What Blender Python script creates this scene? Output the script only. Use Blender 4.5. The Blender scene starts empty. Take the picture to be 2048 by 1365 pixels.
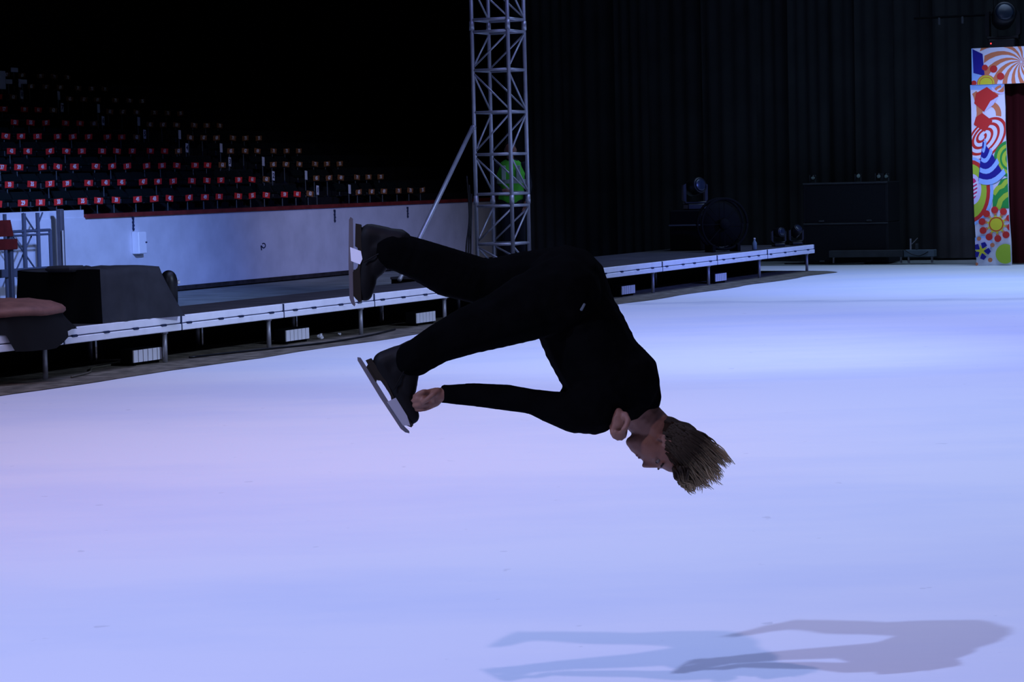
import bpy, bmesh, math, random
from mathutils import Vector, Matrix, Euler
random.seed(7)
PI = math.pi
scn = bpy.context.scene
COL = scn.collection

# ------------------------------------------------------------------ camera
F, CX, CY, H = 5000.0, 1024.0, 682.5, 1.7
ROLL = 0.0245
PITCH = math.atan((CY - 356.0) / F)
Rt = Vector((1, 0, 0)); Fw = Vector((0, math.cos(PITCH), -math.sin(PITCH))); Up = Vector((0, math.sin(PITCH), math.cos(PITCH)))
Rp = Rt * math.cos(ROLL) - Up * math.sin(ROLL)
Uq = Up * math.cos(ROLL) + Rt * math.sin(ROLL)
CAM = Vector((0, 0, H))
cd = bpy.data.cameras.new('camera'); cam = bpy.data.objects.new('camera', cd); COL.objects.link(cam)
cd.sensor_width = 36.0; cd.lens = F / 2048.0 * 36.0; cd.clip_start = 0.1; cd.clip_end = 300
m = Matrix((Rp, Uq, -Fw)).transposed().to_4x4(); m.translation = CAM
cam.matrix_world = m
scn.camera = cam

# ------------------------------------------------------------------ world, lights, exposure
scn.view_settings.view_transform = 'Standard'; scn.view_settings.look = 'None'
scn.view_settings.exposure = 0.0; scn.view_settings.gamma = 1.0; scn.view_settings.use_curve_mapping = False
w = bpy.data.worlds.new('world'); scn.world = w; w.use_nodes = True
w.node_tree.nodes['Background'].inputs[0].default_value = (0.25, 0.3, 0.5, 1)
w.node_tree.nodes['Background'].inputs[1].default_value = 0.004

def spot(name, loc, target, energy, color, angle, blend=1.0, radius=0.4):
    l = bpy.data.lights.new(name, 'SPOT'); l.energy = energy; l.color = color
    l.spot_size = math.radians(angle); l.spot_blend = blend; l.shadow_soft_size = radius
    o = bpy.data.objects.new(name, l); COL.objects.link(o); o.location = loc
    o.rotation_euler = (Vector(target) - Vector(loc)).to_track_quat('-Z', 'Y').to_euler()
    return o
def wash(name, loc, sx, sy, energy, color, spread, rz):
    l = bpy.data.lights.new(name, 'AREA'); l.shape = 'RECTANGLE'; l.size = sx; l.size_y = sy
    l.energy = energy; l.color = color; l.spread = math.radians(spread)
    o = bpy.data.objects.new(name, l); COL.objects.link(o); o.location = loc; o.rotation_euler = (0, 0, rz)
    return o
DIRZ = math.atan2(0.90828, 0.41835)
def rink(s_, p_, z_): return (-2.829 + 0.41835 * s_ - 0.90828 * p_, 25.0 + 0.90828 * s_ + 0.41835 * p_, z_)
#LIGHTS
# two front follow spots behind the camera (they throw the two shadows on the ice)
spot('spot_key', (-7.8, 1.0, 9.0), (1.5, 9.5, 0), 4900, (0.381, 0.505, 1.000), 90, 1.0, 0.10)
spot('spot_second', (-2.8, 1.5, 9.0), (0.8, 9.0, 0), 1088, (0.998, 0.750, 1.000), 90, 1.0, 0.12)
# unseen overhead lighting as four broad washes, then spots; portal and side fills added
wash('wash_near', rink(-17.5, -7.5, 14), 11, 12, 145, (0.000, 0.000, 1.000), 100, DIRZ)
wash('wash_second', rink(-6.5, -7.5, 14), 11, 12, 656, (0.492, 0.620, 1.000), 100, DIRZ)
wash('wash_third', rink(4.5, -7.5, 14), 11, 12, 600, (0.30, 0.33, 1.000), 100, DIRZ)
wash('wash_far', rink(15.5, -7.5, 14), 11, 12, 810, (0.416, 0.61, 1.000), 100, DIRZ)
spot('spot_left', (-2.0, 13.0, 12.0), (-3.6, 16.0, 0), 816, (1.000, 0.036, 0.000), 65, 1.0, 1.0)
spot('stand_wash', (0.5, 26.0, 7.0), rink(11.0, 9.3, 0.9), 10800, (0.215, 0.36, 1.000), 28, 1.0, 0.4)
spot('stand_wash_right', (2.5, 30.0, 7.0), rink(20.0, 9.0, 0.2), 3254, (0.642, 0.666, 1.000), 28, 1.0, 0.4)
spot('portal_fill', (5.5, 31.0, 8.0), (9.0, 43.2, 1.9), 6500, (0.481, 0.530, 1.000), 15, 1.0, 0.4)  # added fill to brighten the portal face
spot('side_fill', rink(-3.0, -16.0, 8.0), rink(2.5, 0.0, 0.2), 5729, (0.490, 0.621, 1.000), 42, 1.0, 0.4)  # added fill from across the rink to brighten the platform fascia
spot('side_fill_far', rink(9.0, -16.0, 8.0), rink(15.0, 0.0, 0.2), 8308, (0.143, 0.215, 1.000), 34, 1.0, 0.4)  # second added fill, for the far platforms
#END

# ------------------------------------------------------------------ materials
def mat(name, col, rough=0.6, metal=0.0, spec=0.5, noise=0.0, nscale=8.0, bump=0.0, bscale=40.0, coords='Object'):
    mt = bpy.data.materials.new(name); mt.use_nodes = True
    nt = mt.node_tree; b = nt.nodes['Principled BSDF']
    b.inputs['Base Color'].default_value = (*col, 1); b.inputs['Roughness'].default_value = rough
    b.inputs['Metallic'].default_value = metal; b.inputs['Specular IOR Level'].default_value = spec
    tc = nt.nodes.new('ShaderNodeTexCoord')
    if noise > 0:
        n = nt.nodes.new('ShaderNodeTexNoise'); n.inputs['Scale'].default_value = nscale; n.inputs['Detail'].default_value = 5
        r = nt.nodes.new('ShaderNodeValToRGB')
        r.color_ramp.elements[0].position = 0.3; r.color_ramp.elements[1].position = 0.7
        r.color_ramp.elements[0].color = (*[c * (1 - noise) for c in col], 1)
        r.color_ramp.elements[1].color = (*[min(1, c * (1 + noise)) for c in col], 1)
        nt.links.new(tc.outputs[coords], n.inputs['Vector']); nt.links.new(n.outputs['Fac'], r.inputs['Fac'])
        nt.links.new(r.outputs['Color'], b.inputs['Base Color'])
    if bump > 0:
        n2 = nt.nodes.new('ShaderNodeTexNoise'); n2.inputs['Scale'].default_value = bscale; n2.inputs['Detail'].default_value = 3
        bp = nt.nodes.new('ShaderNodeBump'); bp.inputs['Strength'].default_value = bump; bp.inputs['Distance'].default_value = 0.01
        nt.links.new(tc.outputs[coords], n2.inputs['Vector']); nt.links.new(n2.outputs['Fac'], bp.inputs['Height'])
        nt.links.new(bp.outputs['Normal'], b.inputs['Normal'])
    return mt

LINE_A, LINE_C = 0.257, 33.47
def ice_material():
    mt = mat('ice', (0.84, 0.84, 0.87), 0.75, 0, 0.12)
    nt = mt.node_tree; b = nt.nodes['Principled BSDF']; tc = nt.nodes.new('ShaderNodeTexCoord')
    mp = nt.nodes.new('ShaderNodeMapping'); mp.inputs['Scale'].default_value = (0.25, 0.6, 1)
    n = nt.nodes.new('ShaderNodeTexNoise'); n.inputs['Scale'].default_value = 0.7; n.inputs['Detail'].default_value = 6; n.inputs['Roughness'].default_value = 0.6
    r = nt.nodes.new('ShaderNodeValToRGB')
    r.color_ramp.elements[0].position = 0.34; r.color_ramp.elements[1].position = 0.56
    r.color_ramp.elements[0].color = (0.76, 0.79, 0.86, 1); r.color_ramp.elements[1].color = (0.86, 0.86, 0.87, 1)
    nt.links.new(tc.outputs['Object'], mp.inputs['Vector']); nt.links.new(mp.outputs['Vector'], n.inputs['Vector'])
    nt.links.new(n.outputs['Fac'], r.inputs['Fac'])
    # one darker wavering line across the far ice, and scattered specks
    sx = nt.nodes.new('ShaderNodeSeparateXYZ'); nt.links.new(tc.outputs['Object'], sx.inputs[0])
    def mth(op, a_, b_):
        q_ = nt.nodes.new('ShaderNodeMath'); q_.operation = op
        for i_, v_ in enumerate((a_, b_)):
            if v_ is None: continue
            if isinstance(v_, (int, float)): q_.inputs[i_].default_value = v_
            else: nt.links.new(v_, q_.inputs[i_])
        return q_.outputs[0]
    n3 = nt.nodes.new('ShaderNodeTexNoise'); n3.inputs['Scale'].default_value = 1.3; n3.inputs['Detail'].default_value = 5; nt.links.new(tc.outputs['Object'], n3.inputs['Vector'])
    wob = mth('MULTIPLY', mth('SUBTRACT', n3.outputs['Fac'], 0.5), 1.1)
    dist = mth('ABSOLUTE', mth('ADD', mth('SUBTRACT', mth('ADD', mth('MULTIPLY', sx.outputs['X'], LINE_A), sx.outputs['Y']), LINE_C), wob), None)
    band = mth('MAXIMUM', mth('SUBTRACT', 1.0, mth('DIVIDE', dist, 0.42)), 0.0)
    mxx = nt.nodes.new('ShaderNodeMix'); mxx.data_type = 'RGBA'; mxx.blend_type = 'MIX'
    nt.links.new(mth('MULTIPLY', band, 0.55), mxx.inputs[0]); nt.links.new(r.outputs['Color'], mxx.inputs[6]); mxx.inputs[7].default_value = (0.50, 0.53, 0.62, 1)
    n4 = nt.nodes.new('ShaderNodeTexNoise'); n4.inputs['Scale'].default_value = 7.0; n4.inputs['Detail'].default_value = 2; nt.links.new(tc.outputs['Object'], n4.inputs['Vector'])
    spk = mth('MINIMUM', mth('MAXIMUM', mth('MULTIPLY', mth('SUBTRACT', n4.outputs['Fac'], 0.735), 14.0), 0.0), 0.30)
    mx2 = nt.nodes.new('ShaderNodeMix'); mx2.data_type = 'RGBA'; nt.links.new(spk, mx2.inputs[0]); nt.links.new(mxx.outputs[2], mx2.inputs[6]); mx2.inputs[7].default_value = (0.42, 0.42, 0.45, 1)
    nt.links.new(mx2.outputs[2], b.inputs['Base Color'])
    # blade scratches: fine bump
    n2 = nt.nodes.new('ShaderNodeTexNoise'); n2.inputs['Scale'].default_value = 30; n2.inputs['Detail'].default_value = 4
    bp = nt.nodes.new('ShaderNodeBump'); bp.inputs['Strength'].default_value = 0.15; bp.inputs['Distance'].default_value = 0.004
    nt.links.new(tc.outputs['Object'], n2.inputs['Vector']); nt.links.new(n2.outputs['Fac'], bp.inputs['Height']); nt.links.new(bp.outputs['Normal'], b.inputs['Normal'])
    return mt

M = {}
M['ice'] = ice_material()
M['concrete'] = mat('concrete', (0.26, 0.28, 0.27), 0.8, 0, 0.2, 0.25, 1.5, 0.2, 20)
M['apron'] = mat('apron_mat', (0.15, 0.13, 0.095), 0.85, 0, 0.2, 0.6, 6, 0.5, 30)
M['wall'] = mat('painted_wall', (0.62, 0.62, 0.66), 0.75, 0, 0.25, 0.10, 2.2, 0.3, 18)
M['skirting'] = mat('skirting_dirt', (0.035, 0.03, 0.03), 0.9, 0, 0.1, 0.4, 6)
M['redtrim'] = mat('red_trim', (0.16, 0.018, 0.016), 0.6, 0, 0.3, 0.35, 5)
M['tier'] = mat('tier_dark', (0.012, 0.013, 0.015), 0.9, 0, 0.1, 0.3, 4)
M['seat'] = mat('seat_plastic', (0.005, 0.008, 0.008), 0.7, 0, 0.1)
M['seatleg'] = mat('seat_leg_steel', (0.10, 0.12, 0.13), 0.5, 0.3, 0.4)
M['plate'] = mat('plate_red', (0.78, 0.030, 0.028), 0.55, 0, 0.3, 0.15, 20)
M['plate_ochre'] = mat('plate_dark_ochre', (0.26, 0.10, 0.035), 0.6, 0, 0.3, 0.3, 20)  # darker ochre tone than the red plates
M['numeral'] = mat('numeral_white', (0.80, 0.80, 0.80), 0.6, 0, 0.3)
M['sign'] = mat('sign_white', (0.62, 0.64, 0.68), 0.6, 0, 0.3)
M['fascia'] = mat('aluminium_fascia', (0.82, 0.83, 0.86), 0.55, 0.0, 0.4, 0.06, 6)
M['groove'] = mat('dark_groove', (0.06, 0.07, 0.12), 0.8, 0, 0.2)
M['deck'] = mat('deck_ply', (0.045, 0.042, 0.045), 0.75, 0, 0.25, 0.3, 3)
M['steel'] = mat('steel_leg', (0.34, 0.34, 0.36), 0.45, 0.5, 0.5, 0.15, 10)
M['truss'] = mat('truss_aluminium', (0.42, 0.43, 0.47), 0.38, 0.5, 0.5, 0.12, 6)
M['black'] = mat('black_matte', (0.003, 0.003, 0.0035), 0.85, 0, 0.08)
M['blackgloss'] = mat('black_gloss', (0.005, 0.005, 0.006), 0.4, 0, 0.3)
M['curtain'] = mat('curtain_black', (0.029, 0.031, 0.031), 0.95, 0, 0.05, 0.25, 1.0)
M['curtain_red'] = mat('curtain_dark_red', (0.030, 0.004, 0.005), 0.9, 0, 0.05)
M['drape'] = mat('drape_charcoal', (0.030, 0.031, 0.036), 0.85, 0, 0.15, 0.2, 5, 0.3, 14)
M['cushion'] = mat('cushion_brown', (0.22, 0.10, 0.075), 0.6, 0, 0.3, 0.25, 7, 0.5, 12)
M['skirt'] = mat('skirt_black', (0.010, 0.010, 0.010), 0.9, 0, 0.1)
M['lens'] = mat('lamp_reflector', (0.84, 0.84, 0.87), 0.35, 0.0, 0.6)
M['panelwhite'] = mat('panel_white', (0.88, 0.88, 0.90), 0.5, 0, 0.4)
M['ink'] = mat('ink_dark', (0.02, 0.03, 0.07), 0.8, 0, 0.2)
M['pillar'] = mat('pillar_grey', (0.10, 0.09, 0.10), 0.7, 0, 0.3, 0.2, 6)
M['scaffold'] = mat('scaffold_blue_grey', (0.09, 0.10, 0.14), 0.6, 0.2, 0.4)
M['benchred'] = mat('bench_red', (0.15, 0.014, 0.012), 0.6, 0, 0.3, 0.2, 8)
M['pipe'] = mat('pipe_cream', (0.55, 0.50, 0.45), 0.6, 0, 0.3)
M['speaker'] = mat('speaker_black', (0.012, 0.013, 0.017), 0.7, 0, 0.25)
M['grille'] = mat('speaker_grille', (0.008, 0.009, 0.012), 0.8, 0, 0.2, 0.3, 60)
M['greyboard'] = mat('grey_board', (0.045, 0.050, 0.055), 0.75, 0, 0.25, 0.2, 4)
M['blueboard'] = mat('blue_grey_board', (0.11, 0.15, 0.18), 0.7, 0, 0.25, 0.2, 4)
M['glass'] = mat('lens_glass', (0.012, 0.018, 0.03), 0.25, 0, 0.4)
M['skin'] = mat('skin', (0.17, 0.080, 0.052), 0.6, 0, 0.3, 0.12, 25)
M['lip'] = mat('lip', (0.11, 0.034, 0.028), 0.55, 0, 0.3)
M['eye'] = mat('eye_white', (0.13, 0.11, 0.10), 0.5, 0, 0.15)
M['iris'] = mat('iris_dark', (0.02, 0.014, 0.01), 0.7, 0, 0.08)
M['jumper'] = mat('jumper_black', (0.0016, 0.0016, 0.0017), 0.95, 0, 0.015, 0.3, 12, 0.3, 25)
M['trousers'] = mat('trousers_black', (0.0014, 0.0014, 0.0015), 0.95, 0, 0.015, 0.3, 12, 0.3, 25)
M['boot'] = mat('boot_black', (0.0025, 0.0022, 0.002), 0.6, 0, 0.12)
M['sole'] = mat('sole_brown', (0.013, 0.009, 0.005), 0.6, 0, 0.15)
M['blade'] = mat('blade_steel', (0.22, 0.20, 0.21), 0.4, 0.8, 0.5)
M['chrome'] = mat('chrome', (0.85, 0.84, 0.86), 0.16, 0.9, 0.6)
M['toe_plate'] = mat('toe_plate_grey', (0.34, 0.33, 0.36), 0.35, 0.3, 0.5)
M['hivis'] = mat('hivis_green', (0.07, 0.42, 0.03), 0.7, 0, 0.2)
M['reflect'] = mat('reflective_tape', (0.20, 0.27, 0.22), 0.5, 0, 0.4)
M['navycloth'] = mat('dark_trousers', (0.012, 0.013, 0.017), 0.9, 0, 0.1)
M['redled'] = mat('red_led', (0.6, 0.02, 0.02), 0.4)
_b = M['redled'].node_tree.nodes['Principled BSDF']; _b.inputs['Emission Color'].default_value = (1, 0.05, 0.05, 1); _b.inputs['Emission Strength'].default_value = 1.5
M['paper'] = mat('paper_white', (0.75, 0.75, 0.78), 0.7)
# hair: brown roots to blond tips along the strand (UV v)
hm = mat('hair', (0.2, 0.13, 0.06), 0.75, 0, 0.08); M['hair'] = hm
nt = hm.node_tree; uvn = nt.nodes.new('ShaderNodeUVMap'); sp = nt.nodes.new('ShaderNodeSeparateXYZ'); rp = nt.nodes.new('ShaderNodeValToRGB')
rp.color_ramp.elements[0].position = 0.32; rp.color_ramp.elements[0].color = (0.022, 0.015, 0.009, 1)
rp.color_ramp.elements[1].position = 0.95; rp.color_ramp.elements[1].color = (0.36, 0.27, 0.15, 1)
nt.links.new(uvn.outputs['UV'], sp.inputs[0]); nt.links.new(sp.outputs['Y'], rp.inputs['Fac']); nt.links.new(rp.outputs['Color'], nt.nodes['Principled BSDF'].inputs['Base Color'])
PR = {}
for k, c in dict(white=(0.72, 0.74, 0.84), sky=(0.28, 0.48, 0.85), navy=(0.012, 0.010, 0.24), red=(0.55, 0.028, 0.022), orange=(0.62, 0.20, 0.085),
                 yellow=(0.62, 0.60, 0.03), lime=(0.38, 0.56, 0.04), green=(0.02, 0.28, 0.05), pink=(0.62, 0.03, 0.16), lilac=(0.60, 0.56, 0.80)).items():
    PR[k] = mat('print_' + k, c, 0.5, 0, 0.25)

# ------------------------------------------------------------------ mesh helpers
class MB:
    def __init__(s): s.v = []; s.f = []; s.mi = []; s.mats = []; s.smooth = False
    def mi_(s, mt):
        if mt not in s.mats: s.mats.append(mt)
        return s.mats.index(mt)
    def add(s, vs, fs, mt=None):
        b = len(s.v); s.v += [tuple(v) for v in vs]; k = s.mi_(mt) if mt else 0
        for f in fs: s.f.append([b + i for i in f]); s.mi.append(k)
        return s
    def box(s, x0, x1, y0, y1, z0, z1, mt=None):
        vs = [(x, y, z) for z in (z0, z1) for y in (y0, y1) for x in (x0, x1)]
        return s.add(vs, [(0, 2, 3, 1), (4, 5, 7, 6), (0, 1, 5, 4), (2, 6, 7, 3), (0, 4, 6, 2), (1, 3, 7, 5)], mt)
    def bbox(s, x0, x1, y0, y1, z0, z1, c=0.01, mt=None):
        """box with chamfered edges in plan and elevation (8 side rings)"""
        def ring(d, z): 
            return [(x0 + d + c, y0 + d, z), (x1 - d - c, y0 + d, z), (x1 - d, y0 + d + c, z), (x1 - d, y1 - d - c, z),
                    (x1 - d - c, y1 - d, z), (x0 + d + c, y1 - d, z), (x0 + d, y1 - d - c, z), (x0 + d, y0 + d + c, z)]
        rings = [ring(c, z0), ring(0, z0 + c), ring(0, z1 - c), ring(c, z1)]
        vs = [v for r in rings for v in r]; fs = [tuple(reversed(range(8))), tuple(range(24, 32))]
        for k in range(3):
            for i in range(8): fs.append((k * 8 + i, k * 8 + (i + 1) % 8, (k + 1) * 8 + (i + 1) % 8, (k + 1) * 8 + i))
        return s.add(vs, fs, mt)
    def tube(s, pts, rad, n=8, mt=None, cap=True):
        pts = [Vector(p) for p in pts]; N = len(pts)
        rr = rad if isinstance(rad, (list, tuple)) else [rad] * N
        vs = []; prev = None
        for i, p in enumerate(pts):
            t = (pts[min(i + 1, N - 1)] - pts[max(i - 1, 0)]).normalized()
            if prev is None:
                a = Vector((0, 0, 1)) if abs(t.z) < 0.9 else Vector((1, 0, 0)); u = t.cross(a).normalized()
            else:
                u = (prev - t * prev.dot(t)).normalized()
            prev = u; v = t.cross(u)
            for k in range(n):
                a = 2 * PI * k / n; vs.append(p + (u * math.cos(a) + v * math.sin(a)) * rr[i])
        fs = []
        for i in range(N - 1):
            for k in range(n): fs.append((i * n + k, i * n + (k + 1) % n, (i + 1) * n + (k + 1) % n, (i + 1) * n + k))
        if cap: fs += [tuple(reversed(range(n))), tuple(range((N - 1) * n, N * n))]
        return s.add(vs, fs, mt)
    def lathe(s, prof, n=24, c=(0, 0, 0), mt=None, axis='Z'):
        vs = []
        for (r, z) in prof:
            for k in range(n):
                a = 2 * PI * k / n; x, y = r * math.cos(a), r * math.sin(a)
                q = (x, y, z) if axis == 'Z' else ((x, z, y) if axis == 'Y' else (z, x, y))
                vs.append((q[0] + c[0], q[1] + c[1], q[2] + c[2]))
        fs = []
        for i in range(len(prof) - 1):
            for k in range(n): fs.append((i * n + k, i * n + (k + 1) % n, (i + 1) * n + (k + 1) % n, (i + 1) * n + k))
        fs += [tuple(reversed(range(n))), tuple(range((len(prof) - 1) * n, len(prof) * n))]
        return s.add(vs, fs, mt)
    def prism(s, poly, y0, y1, mt=None, plane='XZ'):
        n = len(poly)
        def q(a, b, c): return (a, c, b) if plane == 'XZ' else (a, b, c)
        vs = [q(a, b, y0) for a, b in poly] + [q(a, b, y1) for a, b in poly]
        fs = [tuple(range(n)), tuple(reversed(range(n, 2 * n)))] + [(i, n + i, n + (i + 1) % n, (i + 1) % n) for i in range(n)]
        return s.add(vs, fs, mt)
    def mesh(s, name, mt=None, smooth=False):
        me = bpy.data.meshes.new(name); me.from_pydata(s.v, [], s.f)
        for m_ in (s.mats if s.mats else [mt]): me.materials.append(m_)
        if s.mats:
            for p, k in zip(me.polygons, s.mi): p.material_index = k
        bm = bmesh.new(); bm.from_mesh(me); bmesh.ops.delete(bm, geom=[v for v in bm.verts if not v.link_faces], context='VERTS'); bmesh.ops.recalc_face_normals(bm, faces=bm.faces); bm.to_mesh(me); bm.free()
        if smooth:
            for p in me.polygons: p.use_smooth = True
        return me
    def obj(s, name, mt=None, parent=None, smooth=False):
        return link(name, s.mesh(name, mt, smooth), parent)

def link(name, me, parent=None):
    o = bpy.data.objects.new(name, me); COL.objects.link(o)
    if parent is not None: o.parent = parent
    return o
def tag(o, label, cat, group=None, kind=None):
    o['label'] = label; o['category'] = cat
    if group: o['group'] = group
    if kind: o['kind'] = kind
    return o
def thing(name, label, cat, loc=(0, 0, 0), rz=0.0, group=None):
    o = bpy.data.objects.new(name, None); COL.objects.link(o); o.location = loc; o.rotation_euler = (0, 0, rz); o.empty_display_size = 0.1
    return tag(o, label, cat, group)
def copy_tree(o, parent=None):
    c = o.copy(); COL.objects.link(c)
    if parent is not None: c.parent = parent
    for ch in list(o.children): copy_tree(ch, c)
    return c
def structure(o):
    o['kind'] = 'structure'; return o

# frame of the platform line: d runs along it away from the camera, n away from the ice
dv = Vector((0.41835, 0.90828, 0)); nv = Vector((-0.90828, 0.41835, 0)); O0 = Vector((-2.829, 25.0, 0))
RZ = math.atan2(dv.y, dv.x)              # local x = along, local y = away from the ice
RB = math.atan2(-nv.y, -nv.x)            # local x = right, local y = away (for things facing the camera end)
def Lp(s, p, z=0.0): return O0 + dv * s + nv * p + Vector((0, 0, z))

# ------------------------------------------------------------------ setting: floor, wall, stand tiers
mb = MB()
edge = []
s = -40.0
while s < 18.5:
    edge.append((s, -0.55 + 0.035 * math.sin(s * 2.3) + random.uniform(-0.02, 0.02))); s += 0.4
edge += [(18.6, -0.5), (18.9, -0.25), (19.15, 0.3), (19.3, 1.2), (19.4, 2.4), (21.4, 2.4), (21.4, -26), (-40, -26)]
mb.add([Lp(a, b, 0) for a, b in edge], [tuple(range(len(edge)))])
ice = mb.obj('floor', M['ice']); structure(ice)
mb = MB(); mb.add([Lp(-45, -30, -0.02), Lp(60, -30, -0.02), Lp(60, 30, -0.02), Lp(-45, 30, -0.02)], [(0, 1, 2, 3)])
structure(mb.obj('floor_concrete', M['concrete']))
mb = MB()
pl = [(a, b - 0.02) for a, b in edge[:-8]] + [(18.6, -0.52), (18.92, -0.27), (19.1, 0.3), (19.2, 2.2), (-40, 2.2)]
mb.add([Lp(a, b, 0.006) for a, b in pl], [tuple(range(len(pl)))])
structure(mb.obj('trim_1', M['apron']))

SW0 = 10.72   # where the white parapet ends and the open seat front begins
WP = 9.0
def sp_obj(name, boxes, mt, kind=True):
    mb = MB()
    for b in boxes: mb.box(*b)
    o = mb.obj(name, mt); o.location = O0; o.rotation_euler = (0, 0, RZ)
    if kind: structure(o)
    return o
sp_obj('wall_left', [(2, 34, WP, WP + 0.2, 0, 1.25), (2, SW0, WP + 0.02, WP + 0.2, 1.25, 1.37)], M['wall'])
sp_obj('baseboard_left', [(9, 34, WP - 0.03, WP, 0, 0.07)], M['skirting'])
sp_obj('trim_2', [(SW0, 34, WP - 0.035, WP + 0.22, 1.235, 1.30)], M['redtrim'])
NR = 10
RISE, SET = 0.285, 0.93
def row_p(k): return WP + 0.5 + SET * k
def row_z(k): return 1.14 + RISE * k
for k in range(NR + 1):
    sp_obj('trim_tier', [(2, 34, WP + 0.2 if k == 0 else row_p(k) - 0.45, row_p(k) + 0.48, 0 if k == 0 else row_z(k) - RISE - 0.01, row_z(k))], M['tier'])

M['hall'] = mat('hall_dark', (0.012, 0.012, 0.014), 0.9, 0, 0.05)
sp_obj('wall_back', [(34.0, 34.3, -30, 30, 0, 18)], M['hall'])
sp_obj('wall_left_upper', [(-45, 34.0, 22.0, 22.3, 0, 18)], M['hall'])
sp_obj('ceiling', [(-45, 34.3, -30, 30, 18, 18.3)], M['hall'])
# ------------------------------------------------------------------ seats
def text_mesh(txt, size, name):
    cu = bpy.data.curves.new(name, 'FONT'); cu.body = txt; cu.size = size; cu.align_x = 'CENTER'; cu.align_y = 'CENTER'; cu.extrude = 0.0015; cu.resolution_u = 2; cu.offset = 0.0035
    o = bpy.data.objects.new(name, cu); COL.objects.link(o)
    dg = bpy.context.evaluated_depsgraph_get(); me = bpy.data.meshes.new_from_object(o.evaluated_get(dg))
    bpy.data.objects.remove(o); me.name = name
    me.materials.clear(); me.materials.append(M['numeral'])
    # stand it upright, facing -y
    me.transform(Matrix.Rotation(PI / 2, 4, 'X'))
    return me
pan = MB(); pan.bbox(-0.205, 0.205, -0.02, 0.36, 0.375, 0.42, 0.015); pan_me = pan.mesh('seat_pan', M['seat'])
bk = MB(); bk.add([(-0.2, 0.34, 0.42), (0.2, 0.34, 0.42), (0.19, 0.40, 0.53), (-0.19, 0.40, 0.53), (-0.2, 0.37, 0.42), (0.2, 0.37, 0.42), (0.19, 0.43, 0.53), (-0.19, 0.43, 0.53)],
                  [(0, 1, 2, 3), (4, 7, 6, 5), (0, 4, 5, 1), (3, 2, 6, 7), (0, 3, 7, 4), (1, 5, 6, 2)]); back_me = bk.mesh('seat_back', M['seat'])
lg = MB(); lg.tube([(0.03, 0.03, 0.0), (0.03, 0.03, 0.3), (0.03, 0.10, 0.375)], 0.010, 6); lg.box(-0.01, 0.07, 0.0, 0.08, 0, 0.012); leg_me = lg.mesh('seat_leg', M['seatleg'])
pt = MB(); pt.prism([(-0.122, -0.050), (0.108, -0.050), (0.120, 0.050), (-0.116, 0.050)], -0.004, 0.004); plate_me = pt.mesh('number_plate', M['plate'])
plate_ochre_me = pt.mesh('number_plate_ochre', M['plate_ochre'])
num_me = {}
ORD = ['front', 'second', 'third', 'fourth', 'fifth', 'sixth', 'seventh', 'eighth', 'ninth', 'tenth']
proto = None
def seat(s, k, num, block, ordn):
    global proto
    if num not in num_me: num_me[num] = text_mesh(str(num), 0.092, 'numeral')
    ochre = (block == 'right') or num >= 63
    if proto is None:
        r = thing('stadium_seat', '', 'seat', (0, 0, 0), RZ, 'numbered seats of the stand')
        link('seat_pan', pan_me, r); link('seat_back', back_me, r); link('seat_leg', leg_me, r)
        p = link('number_plate', plate_me, r); p.location = (0, -0.028, 0.36)
        n = link('numeral', num_me[num], p); n.location = (0, -0.006, 0)
        proto = r; o = r
    else:
        o = copy_tree(proto)
    o.location = Lp(s, row_p(k) + random.uniform(-0.012, 0.012), row_z(k)); o.rotation_euler = (0, 0, RZ + random.uniform(-0.04, 0.04))
    for c in o.children:
        if c.name.startswith('number_plate'):
            c.data = plate_ochre_me if ochre else plate_me
            c.location.x = random.uniform(-0.015, 0.015)
            c.rotation_euler = (0, random.uniform(-0.10, 0.10), 0)
            c.children[0].data = num_me[num]
    if block == 'left':
        g, i = divmod((num - 29) // 2, 3)
        o['label'] = 'dark seat, plate %d, %s seat of the %s trio left of the aisle, %s row' % (num, ['left', 'middle', 'right'][i], ORD[5 - g].replace('front', 'first'), ORD[k])
    else:
        o['label'] = 'dark seat beyond the aisle, %s from the aisle in the %s row' % (ordn, ORD[k])
    return o
def num_s(n):
    g, i = divmod((n - 29) // 2, 3); return 9.76 + 1.585 * g + 0.48 * i
first_num = [27, 31, 35, 41, 45, 51, 55, 61]
for k in range(8):
    for n in range(first_num[k], 64, 2):
        seat(num_s(n), k, n, 'left', '')
RB_S = [20.55, 21.05, 21.55, 22.2, 22.7, 23.2]
OR6 = ['first', 'second', 'third', 'fourth', 'fifth', 'sixth']
for k in range(NR):
    for i, s in enumerate(RB_S):
        seat(s, k, 65 + 2 * i, 'right', OR6[i])
# row markers at the aisle
mk = MB(); mk.prism([(-0.035, -0.085), (0.05, -0.085), (0.035, 0.085), (-0.05, 0.085)], -0.004, 0.004)
mk_me = mk.mesh('marker_board', M['sign'])
mp_ = MB(); mp_.tube([(0, 0.02, 0.0), (0, 0.02, 0.42)], 0.009, 6); mpost = mp_.mesh('marker_post', M['seatleg'])
rown = {}
for k in range(NR):
    for side, s in (('left', 18.98), ('right', 20.22)):
        if side == 'left' and k > 7: continue
        t = thing('row_marker', 'small white row number board on the %s side of the aisle, %s row' % ('near' if side == 'left' else 'far', ORD[k]), 'sign',
                  Lp(s, row_p(k), row_z(k)), RZ, 'white row markers along the aisle')
        link('marker_post', mpost, t)
        b = link('marker_board', mk_me, t); b.location = (0, -0.0, 0.42); b.rotation_euler = (0, 0.10, 0)
        if k not in rown: rown[k] = text_mesh(str(k + 1), 0.13, 'row_numeral'); rown[k].materials[0] = M['ink']
        if side == 'left':
            c = link('numeral', rown[k], b); c.location = (0, -0.006, 0)
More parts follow.
